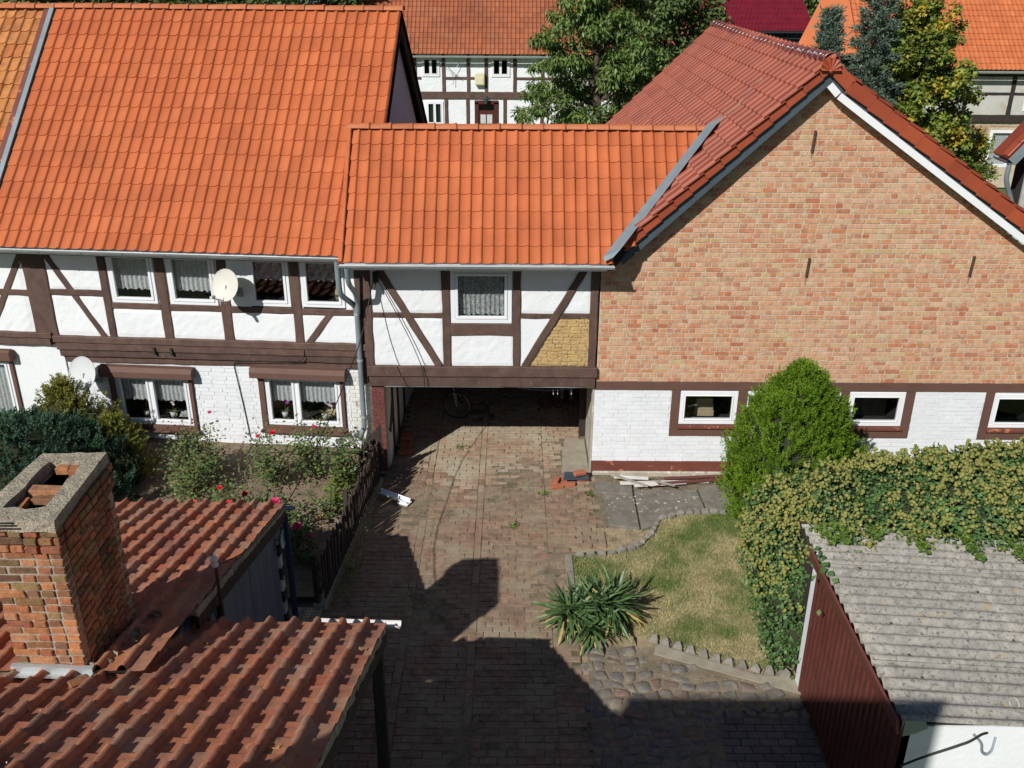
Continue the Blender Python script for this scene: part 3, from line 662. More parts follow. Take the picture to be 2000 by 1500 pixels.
beam(LH, (-5.86, 4.2), (-4.98, 2.6), .115, y0=-.028, name='brace'); beam(LH, (-.66, 3.2), (-1.12, 2.6), .12, y0=-.028, name='brace')
# jetty sill, moulded
beam(LH, (-5.98, 2.535), (-.04, 2.585), .13, y0=-.075, dep=.2, name='sill_beam'); beam(LH, (-5.95, 2.40), (-.04, 2.455), .15, y0=-.055, dep=.2, name='sill_beam')
beam(LH, (-5.92, 2.25), (-.04, 2.315), .14, y0=-.025, dep=.2, name='sill_beam'); beam(LH, (-5.85, 2.12), (-.05, 2.19), .14, y0=.02, dep=.2, name='sill_beam')
for x_ in (-4.05, -3.72): MB().box(x_ - .02, x_ + .02, -.09, -.05, 2.30, 2.44).build('beam_notch', 'room_dark', LH)
# ground floor: painted bricks
MB().box(-5.86, -.02, .11, .35, .3, 2.06).build('wall_core', 'mortar_white', LH) if False else None
for c in wall_cells(-5.86, -.02, .2, 2.12, WIN_G): MB().box(c[0], c[1], .06, .3, c[2], c[3]).build('wall_core', 'mortar_white', LH)
BW = brick_meshes('brick', 'brick_white', 8, .035, .06); BWW = brick_meshes('brick', 'brick_white_worn', 8, .06, .08)
G1H = [(w_[0] - .11, w_[1] + .07, w_[2] - .14, w_[3] + .22) for w_ in WIN_G]
bond_wall(LH, 'brick', -5.84, -.42, .44, 2.06, .056, BW, .083, .262, .131, .008, G1H, limit=220, english=False, proud=.007, rest='brick_field')
bond_wall(LH, 'brick', -.42, -.03, .44, 2.06, .056, BWW, .083, .25, .131, .012, [], limit=60, english=False, proud=.012, rest='brick_field')
for c in ((-5.87, -.02),): MB().box(c[0], c[1], -.02, .3, .05, .44).build('plinth', 'plinth', LH, bevel=.01)
for i, wv in enumerate(WIN_U):
    window(LH, *wv, y=.0, curt=(.26 if i < 2 else .52, 0), cm='curtain' if i < 2 else 'curtain_lace', gl='glass'); room(LH, wv[0] - .02, wv[1] + .02, wv[2], wv[3], .13)
for i, wv in enumerate(WIN_G):
    W = window(LH, *wv, y=.06, mull=(-4.30, -1.46)[i], curt=(.46, 0)); room(LH, wv[0] - .02, wv[1] + .02, wv[2], wv[3], .29, 1.0)
    x0, x1, z0, z1 = wv
    for a in ((x0 - .1, x0, z0 - .1, z1), (x1, x1 + .065, z0 - .1, z1), (x0, x1, z0 - .1, z0)): MB().box(a[0], a[1], -.005, .25, a[2], a[3]).build('window_surround', 'paint_brown', W)
    MB().box(x0 - .14, x1 + .12, -.06, .06, z0 - .14, z0 - .1).build('sill', 'paint_brown', W, bevel=.006)
    MB().prism([(0, 0), (0, 0)], 0, 0) if False else None
    sb = MB(); sb.mesh([(x0 - .2, .02, z1), (x1 + .14, .02, z1), (x1 + .14, -.15, z1), (x0 - .2, -.15, z1), (x0 - .2, .02, z1 + .2), (x1 + .14, .02, z1 + .2), (x1 + .14, -.09, z1 + .19), (x0 - .2, -.09, z1 + .19), (x0 - .2, -.15, z1 + .11), (x1 + .14, -.15, z1 + .11)],
        [(0, 1, 2, 3), (4, 7, 6, 5), (3, 2, 9, 8), (8, 9, 6, 7), (0, 3, 8, 7, 4), (1, 5, 6, 9, 2), (0, 4, 5, 1)]); sb.build('shutter_box', 'paint_brown', W)
# right gable wall above the gateway roof and rear wall
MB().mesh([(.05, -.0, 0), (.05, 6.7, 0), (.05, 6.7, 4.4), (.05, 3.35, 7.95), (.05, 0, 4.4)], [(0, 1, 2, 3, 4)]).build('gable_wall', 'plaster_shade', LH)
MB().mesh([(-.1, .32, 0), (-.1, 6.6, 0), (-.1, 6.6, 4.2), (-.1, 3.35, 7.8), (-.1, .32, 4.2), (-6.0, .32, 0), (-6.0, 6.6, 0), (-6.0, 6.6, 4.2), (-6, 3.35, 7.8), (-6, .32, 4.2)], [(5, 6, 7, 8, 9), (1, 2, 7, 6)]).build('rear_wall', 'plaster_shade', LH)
# gutter and downpipe
def gutter(parent, p0, p1, r=.062, m='zinc_light', name='gutter', brackets=True):
    p0 = Vector(p0); p1 = Vector(p1); d = (p1 - p0); L_ = d.length; d.normalize(); y = Vector((0, 0, 1)).cross(d); n = 9; V = []; F = []
    for q, rr in ((0, r), (1, r)):
        for t in (0, 1):
            for i in range(n):
                a = math.pi * (1 + i / (n - 1)); rad = rr - (.004 if q else 0)
                V.append(tuple((p1 if t else p0) + y * (rad * math.cos(a)) + Vector((0, 0, rad * math.sin(a)))))
    for i in range(n - 1):
        F.append((i, i + 1, n + i + 1, n + i)); F.append((2 * n + i + 1, 2 * n + i, 3 * n + i, 3 * n + i + 1))
    for a, b in ((0, 2 * n), (n - 1, 3 * n - 1)): F.append((a, b, b + n, a + n))
    o = MB(); o.v = V; o.f = F; g = o.build(name, m, parent)
    MB().tube([p0 - y * r * (-1 if y.y < 0 else 1), p1 - y * r * (-1 if y.y < 0 else 1)], .011, 6).build('gutter_bead', m, g)
    if brackets:
        for i in range(int(L_ / .75) + 1):
            c = p0 + d * (.12 + i * .75)
            if (c - p0).length < L_: MB().tube([c + y * ((r + .004) * math.cos(a)) + Vector((0, 0, (r + .004) * math.sin(a))) for a in [math.pi * (1 + k / 6) for k in range(7)]], .006, 5).build('gutter_bracket', 'zinc', g)
    return g
def fillet(pts, r=.09, n=5):
    pts = [Vector(p) for p in pts]; out = [pts[0]]
    for a, b, c in zip(pts, pts[1:], pts[2:]):
        u = (a - b); v = (c - b); k = min(r, u.length * .45, v.length * .45); s = b + u.normalized() * k; e = b + v.normalized() * k
        for i in range(n + 1): t = i / n; out.append(s.lerp(b, t).lerp(b.lerp(e, t), t))
    return out + [pts[-1]]
gutter(LH, (-6.45, -.56, 4.415), (-.28, -.56, 4.415), r=.055)
MB().box(-6.5, .2, -.50, -.46, 4.31, 4.44).build('eave_board', 'white_paint', LH)
gutter_pipe = MB().tube(fillet([(-.33, -.56, 4.36), (-.33, -.52, 3.75), (-.20, -.14, 3.44), (-.155, -.1, 3.30), (-.155, -.1, .98), (-.22, -.13, .84), (-.24, -.14, .7)], .12), .05, 12).build('downpipe', 'zinc', LH); shade_auto(gutter_pipe)
for z_ in (3.25, 2.35, 1.2): MB().tube([(-.155, -.1, z_ - .02), (-.155, -.1, z_ + .02)], .058, 12).build('pipe_clip', 'zinc_light', gutter_pipe)
shade_auto(MB().tube([(-.24, -.14, .72), (-.245, -.15, .3)], .058, 12).build('pipe_foot', 'white_plastic', gutter_pipe))
# ================================================================== NEIGHBOUR HOUSE AT THE LEFT EDGE
NH = empty('neighbour_house', LO, -TH, 'older half-timbered house at the left edge with faded yellowish roof tiles', 'house')
FADE = [tile_mesh('roof_tile', .2, .335, P_NEW, 'tile_faded', lip=.028, jit=.004) for _ in range(5)]
nr = MB(); nr.mesh([(-13, -.5, 4.39), (-6.62, -.5, 4.39), (-6.62, 3.35, 8.13), (-13, 3.35, 8.13), (-13, 7.2, 4.39), (-6.62, 7.2, 4.39)], [(0, 1, 2, 3), (3, 2, 5, 4)]); nrf = nr.build('roof', 'wood_dark', NH)
tile_roof(nrf, 'roof_tile', (-11.0, -.5, 4.37), (1, 0, 0), LV, 21, 17, .2, .32, FADE, 300, jit=.008)
ridge(nrf, 'ridge_tile', (-6.62, 3.33, 8.15), (-11, 3.33, 8.15), .385, .105, 'ridge_orange')
M = Matrix.Translation((-6.68, -.5, 4.41)) @ Matrix.Rotation(R(44), 4, 'X')
MB().box(-.04, .05, 0, 5.4, .03, .115, M).build('verge_flashing', 'zinc', nrf); MB().box(-.17, -.04, 0, 5.4, .0, .075, M).build('verge_mortar', 'paint_maroon', nrf)
NWG = [(-7.75, -7.0, .55, 2.05)]
for c in wall_cells(-12, -6.31, 2.4, 4.42, []): panel(NH, *c)
for c in wall_cells(-12, -5.88, .2, 2.4, NWG): MB().box(c[0], c[1], .03, .3, c[2], c[3]).build('wall', 'plaster', NH)
MB().mesh([(-12, .33, 0), (-12, 6.6, 0), (-6.0, 6.6, 0), (-12, 6.6, 4.3), (-6.0, 6.6, 4.3)], [(1, 2, 4, 3)]).build('rear_wall', 'plaster', NH)
beam(NH, (-6.28, 4.2), (-7.15, 2.7), .12, y0=-.028, name='brace'); beam(NH, (-9, 3.42), (-6.31, 3.42), .12)
beam(NH, (-9, 2.60), (-6.0, 2.60), .11, y0=-.085, dep=.2, name='sill_beam'); beam(NH, (-9, 2.47), (-6.05, 2.47), .14, y0=-.06, dep=.2, name='sill_beam')
W = window(NH, *NWG[0], y=.04, curt=(.05, 0)); room(NH, -7.8, -6.95, .55, 2.05, .3)
MB().box(-7.0, -6.93, -.01, .2, .5, 2.05).build('window_surround', 'paint_brown', W); MB().box(-7.95, -6.85, -.13, .03, 2.05, 2.28).build('shutter_box', 'paint_brown', W, bevel=.03)
gutter(NH, (-12, -.56, 4.42), (-6.62, -.56, 4.42), r=.055)

# ================================================================== GATEHOUSE
GH = empty('gatehouse', (0, 16, 0), 0, 'small half-timbered gatehouse with orange roof bridging the drive between both houses', 'house')
GS, GC = math.sin(R(47)), math.cos(R(47))
gr = MB(); gr.mesh([(-2.88, -.58, 4.36), (1.7, -.58, 4.36), (3.6, 1.22, 6.29), (-2.88, 1.22, 6.29), (-2.88, 3.02, 4.36), (1.7, 3.02, 4.36)], [(0, 1, 2, 3), (3, 2, 5, 4)])
gr.mesh([(-2.88, -.58, 4.25), (1.7, -.58, 4.25), (3.6, 1.22, 6.18), (-2.88, 1.22, 6.18), (-2.88, 3.02, 4.25), (1.7, 3.02, 4.25)], [(3, 2, 1, 0), (4, 5, 2, 3)])
grf = gr.build('roof', 'wood_dark', GH)
NEWG = [tile_mesh('roof_tile', .2, .33, P_NEW, 'tile_orange', lip=.02, jit=.0012) for _ in range(4)]
def gkeep(p):
    xv = 1.7 + (p.z - 4.53) / .955
    return p.x < max(1.68, xv + .12)
tile_roof(grf, 'roof_tile', (-2.91, -.60, 4.345), (1, 0, 0), (0, GC, GS), 33, 8, .2, .331, NEWG, 300, gkeep, jit=.0035)
joined('rear_tiles', [(NEWG[0], Matrix.Translation((1.7 - .2 * c, 3.02 - r_ * .33 * GC, 4.37 + r_ * .33 * GS)) @ Matrix(((-1, 0, 0), (0, -GC, GS), (0, GS, GC))).to_4x4()) for c in range(23) for r_ in range(8)], grf)
ridge(grf, 'ridge_tile', (3.62, 1.2, 6.32), (-2.93, 1.2, 6.32), .375, .10, 'ridge_orange')
for i in range(8):   # verge pieces on the left edge
    M = Matrix.Translation((-2.93, -.60 + i * .331 * GC, 4.36 + i * .331 * GS)) @ Matrix.Rotation(R(47), 4, 'X') @ Matrix.Rotation(R(3), 4, 'X')
    MB().box(-.015, .06, 0, .36, -.08, .075, M).build('verge_tile', 'tile_orange', grf, bevel=.012)
gutter(GH, (-2.93, -.66, 4.345), (1.72, -.66, 4.345), r=.055); MB().box(-2.85, 1.6, -.60, -.55, 4.24, 4.38).build('eave_board', 'white_paint', GH)
shade_auto(MB().tube(fillet([(-2.80, -.66, 4.29), (-2.80, -.60, 4.0), (-2.74, -.3, 3.72), (-2.745, -.14, 3.5), (-2.755, -.14, 3.3)], .1), .045, 12).build('downpipe', 'zinc', GH))
GW = (-1.10, -.01, 3.08, 4.10)
for c in ((-2.6, -1.2, 2.2, 3.22), (-2.6, -1.2, 3.22, 4.34), (-1.2, .08, 2.2, 2.95), (.08, 1.45, 3.22, 4.34)): panel(GH, *c)
MB().prism([(.08, 2.2), (.30, 2.2), (.86, 3.22), (.08, 3.22)], -.012, .12).build('plaster_panel', 'plaster', GH)
# bare clay infill: flat lumps of daub laid in rows
cl = MB().prism([(.30, 2.2), (1.45, 2.2), (1.45, 3.22), (.86, 3.22)], 0.0, .12).build('clay_panel', 'clay', GH)
CB = brick_meshes('clay_lump', 'clay', 8, .22, .18); it = []
z = 2.27; r_ = 0
while z < 3.17:
    x = .33 + (z - 2.25) * .55 + random.uniform(0, .08)
    while x < 1.36:
        l_ = random.uniform(.10, .22); it.append((random.choice(CB), MT(x + l_ / 2, .004, z + .03, l_ * 1.02, .045, .075, random.uniform(-.05, .05), random.uniform(-.12, .12), 0))); x += l_
    z += .068; r_ += 1
pieces('clay_lump', cl, [(a, b) for a, b in it], 300)
MB().box(-1.2, .08, .004, .12, 4.1, 4.34).build('plaster_strip', 'plaster', GH)
for x0, x1 in ((-1.2, -1.10), (-.01, .08)): MB().box(x0, x1, .004, .12, 2.95, 4.1).build('plaster_strip', 'plaster', GH)
for x0, x1 in ((-2.67, -2.52), (-1.26, -1.115), (.01, .145), (1.385, 1.53)): beam(GH, ((x0 + x1) / 2, 2.22), ((x0 + x1) / 2, 4.3), x1 - x0, y0=-.04)
beam(GH, (-2.52, 3.225), (-1.26, 3.22), .095, y0=-.03); beam(GH, (.145, 3.22), (1.385, 3.225), .095, y0=-.03)
beam(GH, (-1.115, 2.955), (.01, 2.955), .23, y0=-.034)
beam(GH, (-2.36, 4.08), (-1.33, 2.24), .125, y0=-.05, name='brace'); beam(GH, (1.27, 4.1), (.22, 2.24), .125, y0=-.05, name='brace')
beam(GH, (-2.66, 2.15), (1.56, 2.14), .20, y0=-.085, dep=.3, name='lintel_beam'); beam(GH, (-2.63, 1.945), (1.53, 1.94), .21, y0=-.055, dep=.28, name='lintel_beam')
MB().box(-2.36, 1.52, -.04, .0, 1.825, 1.84).build('lintel_rail', 'zinc_light', GH)
W = window(GH, *GW, y=-.005, fr=.075, sash=.055, curt=(.14, 0), cm='curtain_lace'); room(GH, -1.15, .05, 3.05, 4.15, .13)
# piers and passage
MB().box(-2.62, -2.39, .02, .3, -.05, 1.84).build('pier_core', 'mortar', GH)
bond_wall(GH, 'brick', -2.62, -2.38, 0, 1.84, .012, brick_meshes('brick', 'brick_maroon', 6, .05, .07), .08, .24, .12, .006, [], proud=.008, english=False)
pw = MB(); pw.box(-2.62, -2.36, .3, 4.6, -.05, 2.2); pw.build('passage_wall', 'plaster', GH)
MB().box(1.53, 1.6, .25, 4.6, -.05, 2.2).build('passage_wall', 'plaster_grey', GH); MB().box(1.505, 1.535, .02, .25, -.05, 1.84).build('passage_jamb', 'plaster_grey', GH)
for y_ in (.75, 1.55, 2.6): MB().box(-2.375, -2.33, y_, y_ + .13, 0, 2.0).build('passage_post', 'wood_dark', GH)
M = Matrix.Translation((-2.36, .32, .72)) @ Matrix.Rotation(R(42), 4, 'X'); MB().box(-.012, .03, 0, .62, -.06, .06, M).build('brace', 'beam', GH)
MB().box(1.40, 1.53, 1.55, 1.7, 0, 2.0).build('passage_post', 'wood_dark', GH)
for i in range(18): MB().box(-2.36 + i * .216, -2.36 + i * .216 + .21, .28, 4.6, 2.0 + random.uniform(0, .008), 2.05).build('ceiling_board', 'wood_dark', GH)
for i in range(13): MB().box(-2.36 + i * .3, -2.36 + i * .3 + .292, 4.5, 4.56 + random.uniform(0, .01), -.02, 2.05).build('gate_board', 'wood_dark', GH)
MB().box(-2.36, 1.53, .3, 4.6, 2.06, 2.2).build('upper_floor', 'room_dark', GH)
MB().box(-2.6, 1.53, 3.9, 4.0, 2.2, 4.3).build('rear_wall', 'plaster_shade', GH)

# ================================================================== BRICK HOUSE
BH = empty('brick_house', (0, 16, 0), 0, 'house with salmon brick gable, white painted ground floor and dark red glazed roof', 'house')
GP = [(1.56, 1.94), (1.56, 4.05), (2.0, 4.45), (4.96, 7.38), (5.35, 6.98), (5.7, 6.75), (7.92, 5.23), (10.0, 3.78), (10.0, 1.94)]
def glim(z):
    if z < 4.05: l = 1.56
    elif z < 4.45: l = 1.56 + (z - 4.05) * 1.1
    else: l = 2.0 + (z - 4.45) * (2.96 / 2.93)
    if z < 3.78: r_ = 10.0
    elif z < 6.75: r_ = 10.0 - (z - 3.78) * (4.3 / 2.97)
    elif z < 6.98: r_ = 5.7 - (z - 6.75) * (.35 / .23)
    else: r_ = 5.35 - (z - 6.98) * (.39 / .40)
    return l, r_
MB().prism(GP, .0, .25).build('gable_wall', 'mortar', BH)
BK = brick_meshes('brick', 'brick', 14, .045, .05)
bond_wall(BH, 'brick', 1.56, 10.0, 1.945, 7.36, -.001, BK, .088, .266, .133, .0195, [], glim, 300, proud=.0075, rest='brick_field')
BWIN = [(3.14, 4.22, 1.07, 1.755), (6.29, 7.34, 1.05, 1.745), (8.99, 10.0, 1.03, 1.73)]
for c in wall_cells(1.54, 10.2, .0, 1.95, BWIN): MB().box(c[0], c[1], .012, .3, c[2], c[3]).build('wall_core', 'mortar_white', BH)
bond_wall(BH, 'brick', 1.545, 10.2, .27, 1.78, .012, BW, .084, .262, .131, .008, [(w_[0] - .16, w_[1] + .17, w_[2] - .25, 1.8) for w_ in BWIN], limit=300, english=False, proud=.008, rest='brick_field')
MB().box(1.53, 10.2, -.012, .2, 1.775, 1.943).build('painted_band', 'paint_brown', BH)
MB().box(1.53, 10.2, -.016, .2, .02, .27).build('plinth_band', 'paint_maroon', BH); MB().box(1.56, 10.2, -.05, .2, -.1, .06).build('plinth_foot', 'plaster_grey', BH, bevel=.02)
for i, (x0, x1, z0, z1) in enumerate(BWIN):
    W = window(BH, x0, x1, z0, z1, y=.03, fr=.075, sash=.028, m='white_paint', gl='glass' if i < 2 else 'glass_dark')
    for a in ((x0 - .16, x0, z0 - .25, 1.775), (x1, x1 + .17, z0 - .25, 1.775), (x0, x1, z0 - .25, z0)): MB().box(a[0], a[1], -.006, .2, a[2], a[3]).build('painted_frame', 'paint_brown', W)
    MB().box(x0 - .03, x1 + .03, -.05, .02, z0 - .085, z0 - .02).build('sill', 'paint_maroon', W, bevel=.008)
    room(BH, x0 - .05, x1 + .05, z0 - .2, z1 + .1, .31, 1.2)
rw = MB(); rw.mesh([(1.56, .25, 0), (1.56, 9, 0), (1.56, 9, 4.3), (1.56, .25, 4.3), (10, .25, 0), (10, 9, 0), (10, 9, 3.6), (10, .25, 3.6), (4.96, 9, 7.3)], [(0, 3, 2, 1), (4, 5, 6, 7), (1, 2, 8, 6, 5)]); rw.build('side_wall', 'plaster_grey', BH)
for (x_, za, zb) in ((4.985, 6.15, 6.5), (5.175, 3.99, 4.33), (8.045, 4.02, 4.38)):
    M = Matrix.Translation((x_, -.025, (za + zb) / 2)) @ Matrix.Rotation(R(3), 4, 'Y'); MB().box(-.016, .016, -.02, .02, -(zb - za) / 2, (zb - za) / 2, M).build('wall_anchor', 'rust', BH)
mat('rust_stain', [(.34, .19, .11)], .95, (14, .3))
for (x_, z_, l_) in ((5.17, 3.97, .16), (8.04, 4.0, .14), (4.985, 6.13, .1)):
    MB().mesh([(x_ - .014, -.0115, z_), (x_ + .014, -.0115, z_), (x_ + .007, -.0115, z_ - l_), (x_ - .01, -.0115, z_ - l_ * .8)], [(0, 3, 2, 1)]).build('rust_streak', 'rust_stain', BH)
# roof
LSL = math.atan(.955); RSL = math.atan(.67); LC, LS = math.cos(LSL), math.sin(LSL); RC, RS = math.cos(RSL), math.sin(RSL)
APX, APZ = 5.0, 7.60
br = MB(); y0, y1 = -.26, 9.2
br.mesh([(1.66, y0, 4.42), (APX, y0, APZ - .02), (10.1, y0, APZ - .03 - .67 * 5.1), (1.66, y1, 4.42), (APX, y1, APZ - .02), (10.1, y1, APZ - .03 - .67 * 5.1)], [(0, 1, 4, 3), (1, 2, 5, 4)])
brf = br.build('roof', 'wood_dark', BH)
P_BIG = [(0, .0), (.10, -.004), (.40, -.006), (.58, .0), (.66, .035), (.74, .058), (.84, .058), (.92, .03), (.97, .0), (1.03, -.006)]
DBL = [tile_mesh('roof_tile', .29, .34, P_BIG, 'tile_maroon', lip=.04, jit=.0015) for _ in range(4)]
tile_roof(brf, 'roof_tile', (1.66, y1, 4.41), (0, -1, 0), (LC, 0, LS), 33, 14, .29, .333, DBL, 300, lambda p: True)
joined('right_slope_tiles', [(DBL[0], Matrix.Translation((10.1 - r_ * .34 * RC, y0 + .02 + .29 * c, 4.19 + r_ * .34 * RS)) @ Matrix(((0, -RC, RS), (1, 0, 0), (0, RS, RC))).to_4x4()) for c in range(32) for r_ in range(18)], brf)
# verge tiles, bargeboards, soffits
for i in range(14):
    M = Matrix.Translation((1.68 + i * .333 * LC, y0 - .02, 4.45 + i * .333 * LS)) @ Matrix.Rotation(-LSL, 4, 'Y') @ Matrix.Rotation(R(3.2), 4, 'Y')
    MB().box(0, .36, -.05, -.02, -.13, .075, M).box(0, .36, -.05, .13, .055, .085, M).build('verge_tile', 'verge_red', brf, bevel=.01)
def seg(p, q, y_, dy, lo, hi, name, m):
    a = math.atan2(q[1] - p[1], q[0] - p[0]); L_ = math.hypot(q[0] - p[0], q[1] - p[1])
    M = Matrix.Translation((p[0], y_, p[1])) @ Matrix.Rotation(-a, 4, 'Y'); return MB().box(0, L_, 0, dy, lo, hi, M).build(name, m, brf)
RP = [(5.0, 7.60), (5.36, 7.25), (5.75, 6.985), (10.1, 4.07)]
d_ = []
for p, q in zip(RP, RP[1:]):
    L_ = math.hypot(q[0] - p[0], q[1] - p[1]); n = max(1, round(L_ / .36))
    for k in range(n): d_.append(((p[0] + (q[0] - p[0]) * k / n, p[1] + (q[1] - p[1]) * k / n), (p[0] + (q[0] - p[0]) * (k + 1) / n, p[1] + (q[1] - p[1]) * (k + 1) / n)))
for p, q in d_:
    a = math.atan2(q[1] - p[1], q[0] - p[0]); L_ = math.hypot(q[0] - p[0], q[1] - p[1])
    M = Matrix.Translation((p[0], y0 - .02, p[1])) @ Matrix.Rotation(-a, 4, 'Y') @ Matrix.Rotation(R(-3.2), 4, 'Y')
    MB().box(-.01, L_ + .012, -.05, -.02, -.125, .08, M).box(-.01, L_ + .012, -.05, .13, .06, .09, M).build('verge_tile', 'verge_red', brf, bevel=.01)
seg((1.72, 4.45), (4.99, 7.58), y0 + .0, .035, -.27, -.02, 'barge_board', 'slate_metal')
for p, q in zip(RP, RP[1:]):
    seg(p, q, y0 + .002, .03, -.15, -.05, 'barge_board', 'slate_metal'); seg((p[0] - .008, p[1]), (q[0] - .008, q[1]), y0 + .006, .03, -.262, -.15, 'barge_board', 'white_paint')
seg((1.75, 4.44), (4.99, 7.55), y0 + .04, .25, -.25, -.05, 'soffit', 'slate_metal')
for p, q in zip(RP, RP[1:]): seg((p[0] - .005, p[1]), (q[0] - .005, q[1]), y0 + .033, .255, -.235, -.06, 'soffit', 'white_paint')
ridge(brf, 'ridge_tile', (APX, y0 - .08, APZ + .03), (APX, y1, APZ + .03), .33, .125, 'ridge_purple', sag=.07, squash=.95)
# shell ornament at the ridge end
sh = MB(); n = 15
V = [(0, -.03, -.10)]
for i in range(n):
    a = R(-12) + R(204) * i / (n - 1); k = 1.0 if i % 2 == 0 else .93
    V.append((.165 * k * math.cos(a), -.005 - (.035 if i % 2 == 0 else .0), .165 * k * math.sin(a) - .06))
V += [(v[0] * .98, .05, v[2]) for v in V[1:]]
F = [(0, i, i + 1) for i in range(1, n)] + [(i, i + n, i + n + 1, i + 1) for i in range(1, n)]
sh.mesh(V, F, Matrix.Translation((APX, y0 - .1, APZ - .02))).lathe([(.035, -.03), (.03, .0), (.0, .012)], 10, Matrix.Translation((APX, y0 - .14, APZ - .12)) @ Matrix.Rotation(R(90), 4, 'X'))
sh.build('ridge_ornament', 'verge_red', brf)
# mortar strip running down the slope over the party wall, and the valley flashing
mat('fillet_mortar', [(.40, .235, .15)], .95, (10, .2))
pts = [(4.42, 1.55), (4.12, 1.50), (4.0, 1.32), (3.72, 1.28), (3.62, 1.18), (3.48, 1.18)]
for a, b in zip(pts, pts[1:]):
    za, zb = 4.53 + .955 * (a[0] - 1.7) + .035, 4.53 + .955 * (b[0] - 1.7) + .035
    MB().mesh([(a[0], a[1] - .06, za), (a[0], a[1] + .06, za), (b[0], b[1] + .06, zb), (b[0], b[1] - .06, zb), (a[0], a[1] - .09, za - .05), (a[0], a[1] + .09, za - .05), (b[0], b[1] + .09, zb - .05), (b[0], b[1] - .09, zb - .05)],
        [(0, 1, 2, 3), (0, 3, 7, 4), (1, 5, 6, 2), (0, 4, 5, 1), (2, 6, 7, 3)]).build('mortar_fillet', 'fillet_mortar', brf)
va, vb = Vector((1.60, -.62, 4.44)), Vector((3.50, 1.16, 6.36))
vm = MB(); A1, B1 = va + Vector((-.08, 0, .06)), vb + Vector((-.07, 0, .05)); A2, B2 = va + Vector((.05, -.02, .12)), vb + Vector((.07, 0, .13))
vm.mesh([A1, B1, B2, A2, A1 - Vector((0, 0, .03)), B1 - Vector((0, 0, .03)), A1 + Vector((.02, -.08, -.06)), A2 + Vector((.03, -.07, -.04)), A2 + Vector((.16, -.02, .10)), B2 + Vector((.14, 0, .10))], [(0, 3, 2, 1), (0, 1, 5, 4), (6, 7, 3, 0), (3, 8, 9, 2), (7, 8, 3)])
vm.build('valley_flashing', 'zinc', brf)

# ================================================================== FOREGROUND SHED WITH TWO OLD TILED ROOFS
OLD = [tile_mesh('roof_tile', .235, .29, P_OLD, 'tile_old', lip=.028, over=.06, jit=.005, bow=.08) for _ in range(8)]
SH = empty('tiled_shed', (-3.3, 8, 0), 0, 'old shed with weathered red pantile roofs in the lower left foreground', 'shed')
def sp(x, y, z): return (x + 3.3, y - 8, z)
AS, AC = math.sin(R(23)), math.cos(R(23)); BS, BC = math.sin(R(15)), math.cos(R(15))
def zA(y): return 2.5 + math.tan(R(23)) * (8.12 - y)
def zB(y): return 1.9 + math.tan(R(15)) * (11.59 - y)
ra = MB(); ra.mesh([sp(-3.3, 8.30, zA(8.30)), sp(-1.42, 8.16, zA(8.16)), sp(-1.42, -1.0, zA(-1.0)), sp(-3.3, -1.0, zA(-1.0))], [(0, 3, 2, 1)])
ra.mesh([sp(-8, 6.7, zA(6.7)), sp(-3.3, 6.7, zA(6.7)), sp(-3.3, -1.0, zA(-1.0)), sp(-8, -1.0, zA(-1.0))], [(0, 3, 2, 1)])
rA = ra.build('front_roof', 'wood_dark', SH)
def keepA(p): X, Y = p.x - 3.3, p.y + 8; return (X > -3.42 or Y < 6.72) and not (-4.38 < X < -3.7 and 6.62 < Y < 7.78)
# U runs towards -x so that the slope vector (towards the camera) keeps the normal up
OLDA = [tile_mesh('roof_tile', .258, .29, [(u, z * 1.08) for u, z in P_OLD], 'tile_old', lip=.028, over=.06, jit=.005, bow=.08) for _ in range(8)]
tile_roof(rA, 'roof_tile', sp(-1.34, 8.22, zA(8.22) + .0), (-1, 0, 0), (0, -AC, AS), 25, 33, .258, .288, OLDA, 300, keepA, jit=.014)
rb = MB(); rb.mesh([sp(-8, 11.55, zB(11.55)), sp(-3.3, 11.55, zB(11.55)), sp(-3.3, 6.6, zB(6.6)), sp(-8, 6.6, zB(6.6))], [(0, 3, 2, 1)]); rB = rb.build('rear_roof', 'wood_dark', SH)
def keepB(p): X, Y = p.x - 3.3, p.y + 8; return not (-4.38 < X < -3.7 and 6.62 < Y < 7.78)
tile_roof(rB, 'roof_tile', sp(-3.24, 11.6, zB(11.6)), (-1, 0, 0), (0, -BC, BS), 19, 18, .228, .285, OLD, 300, keepB, jit=.013)
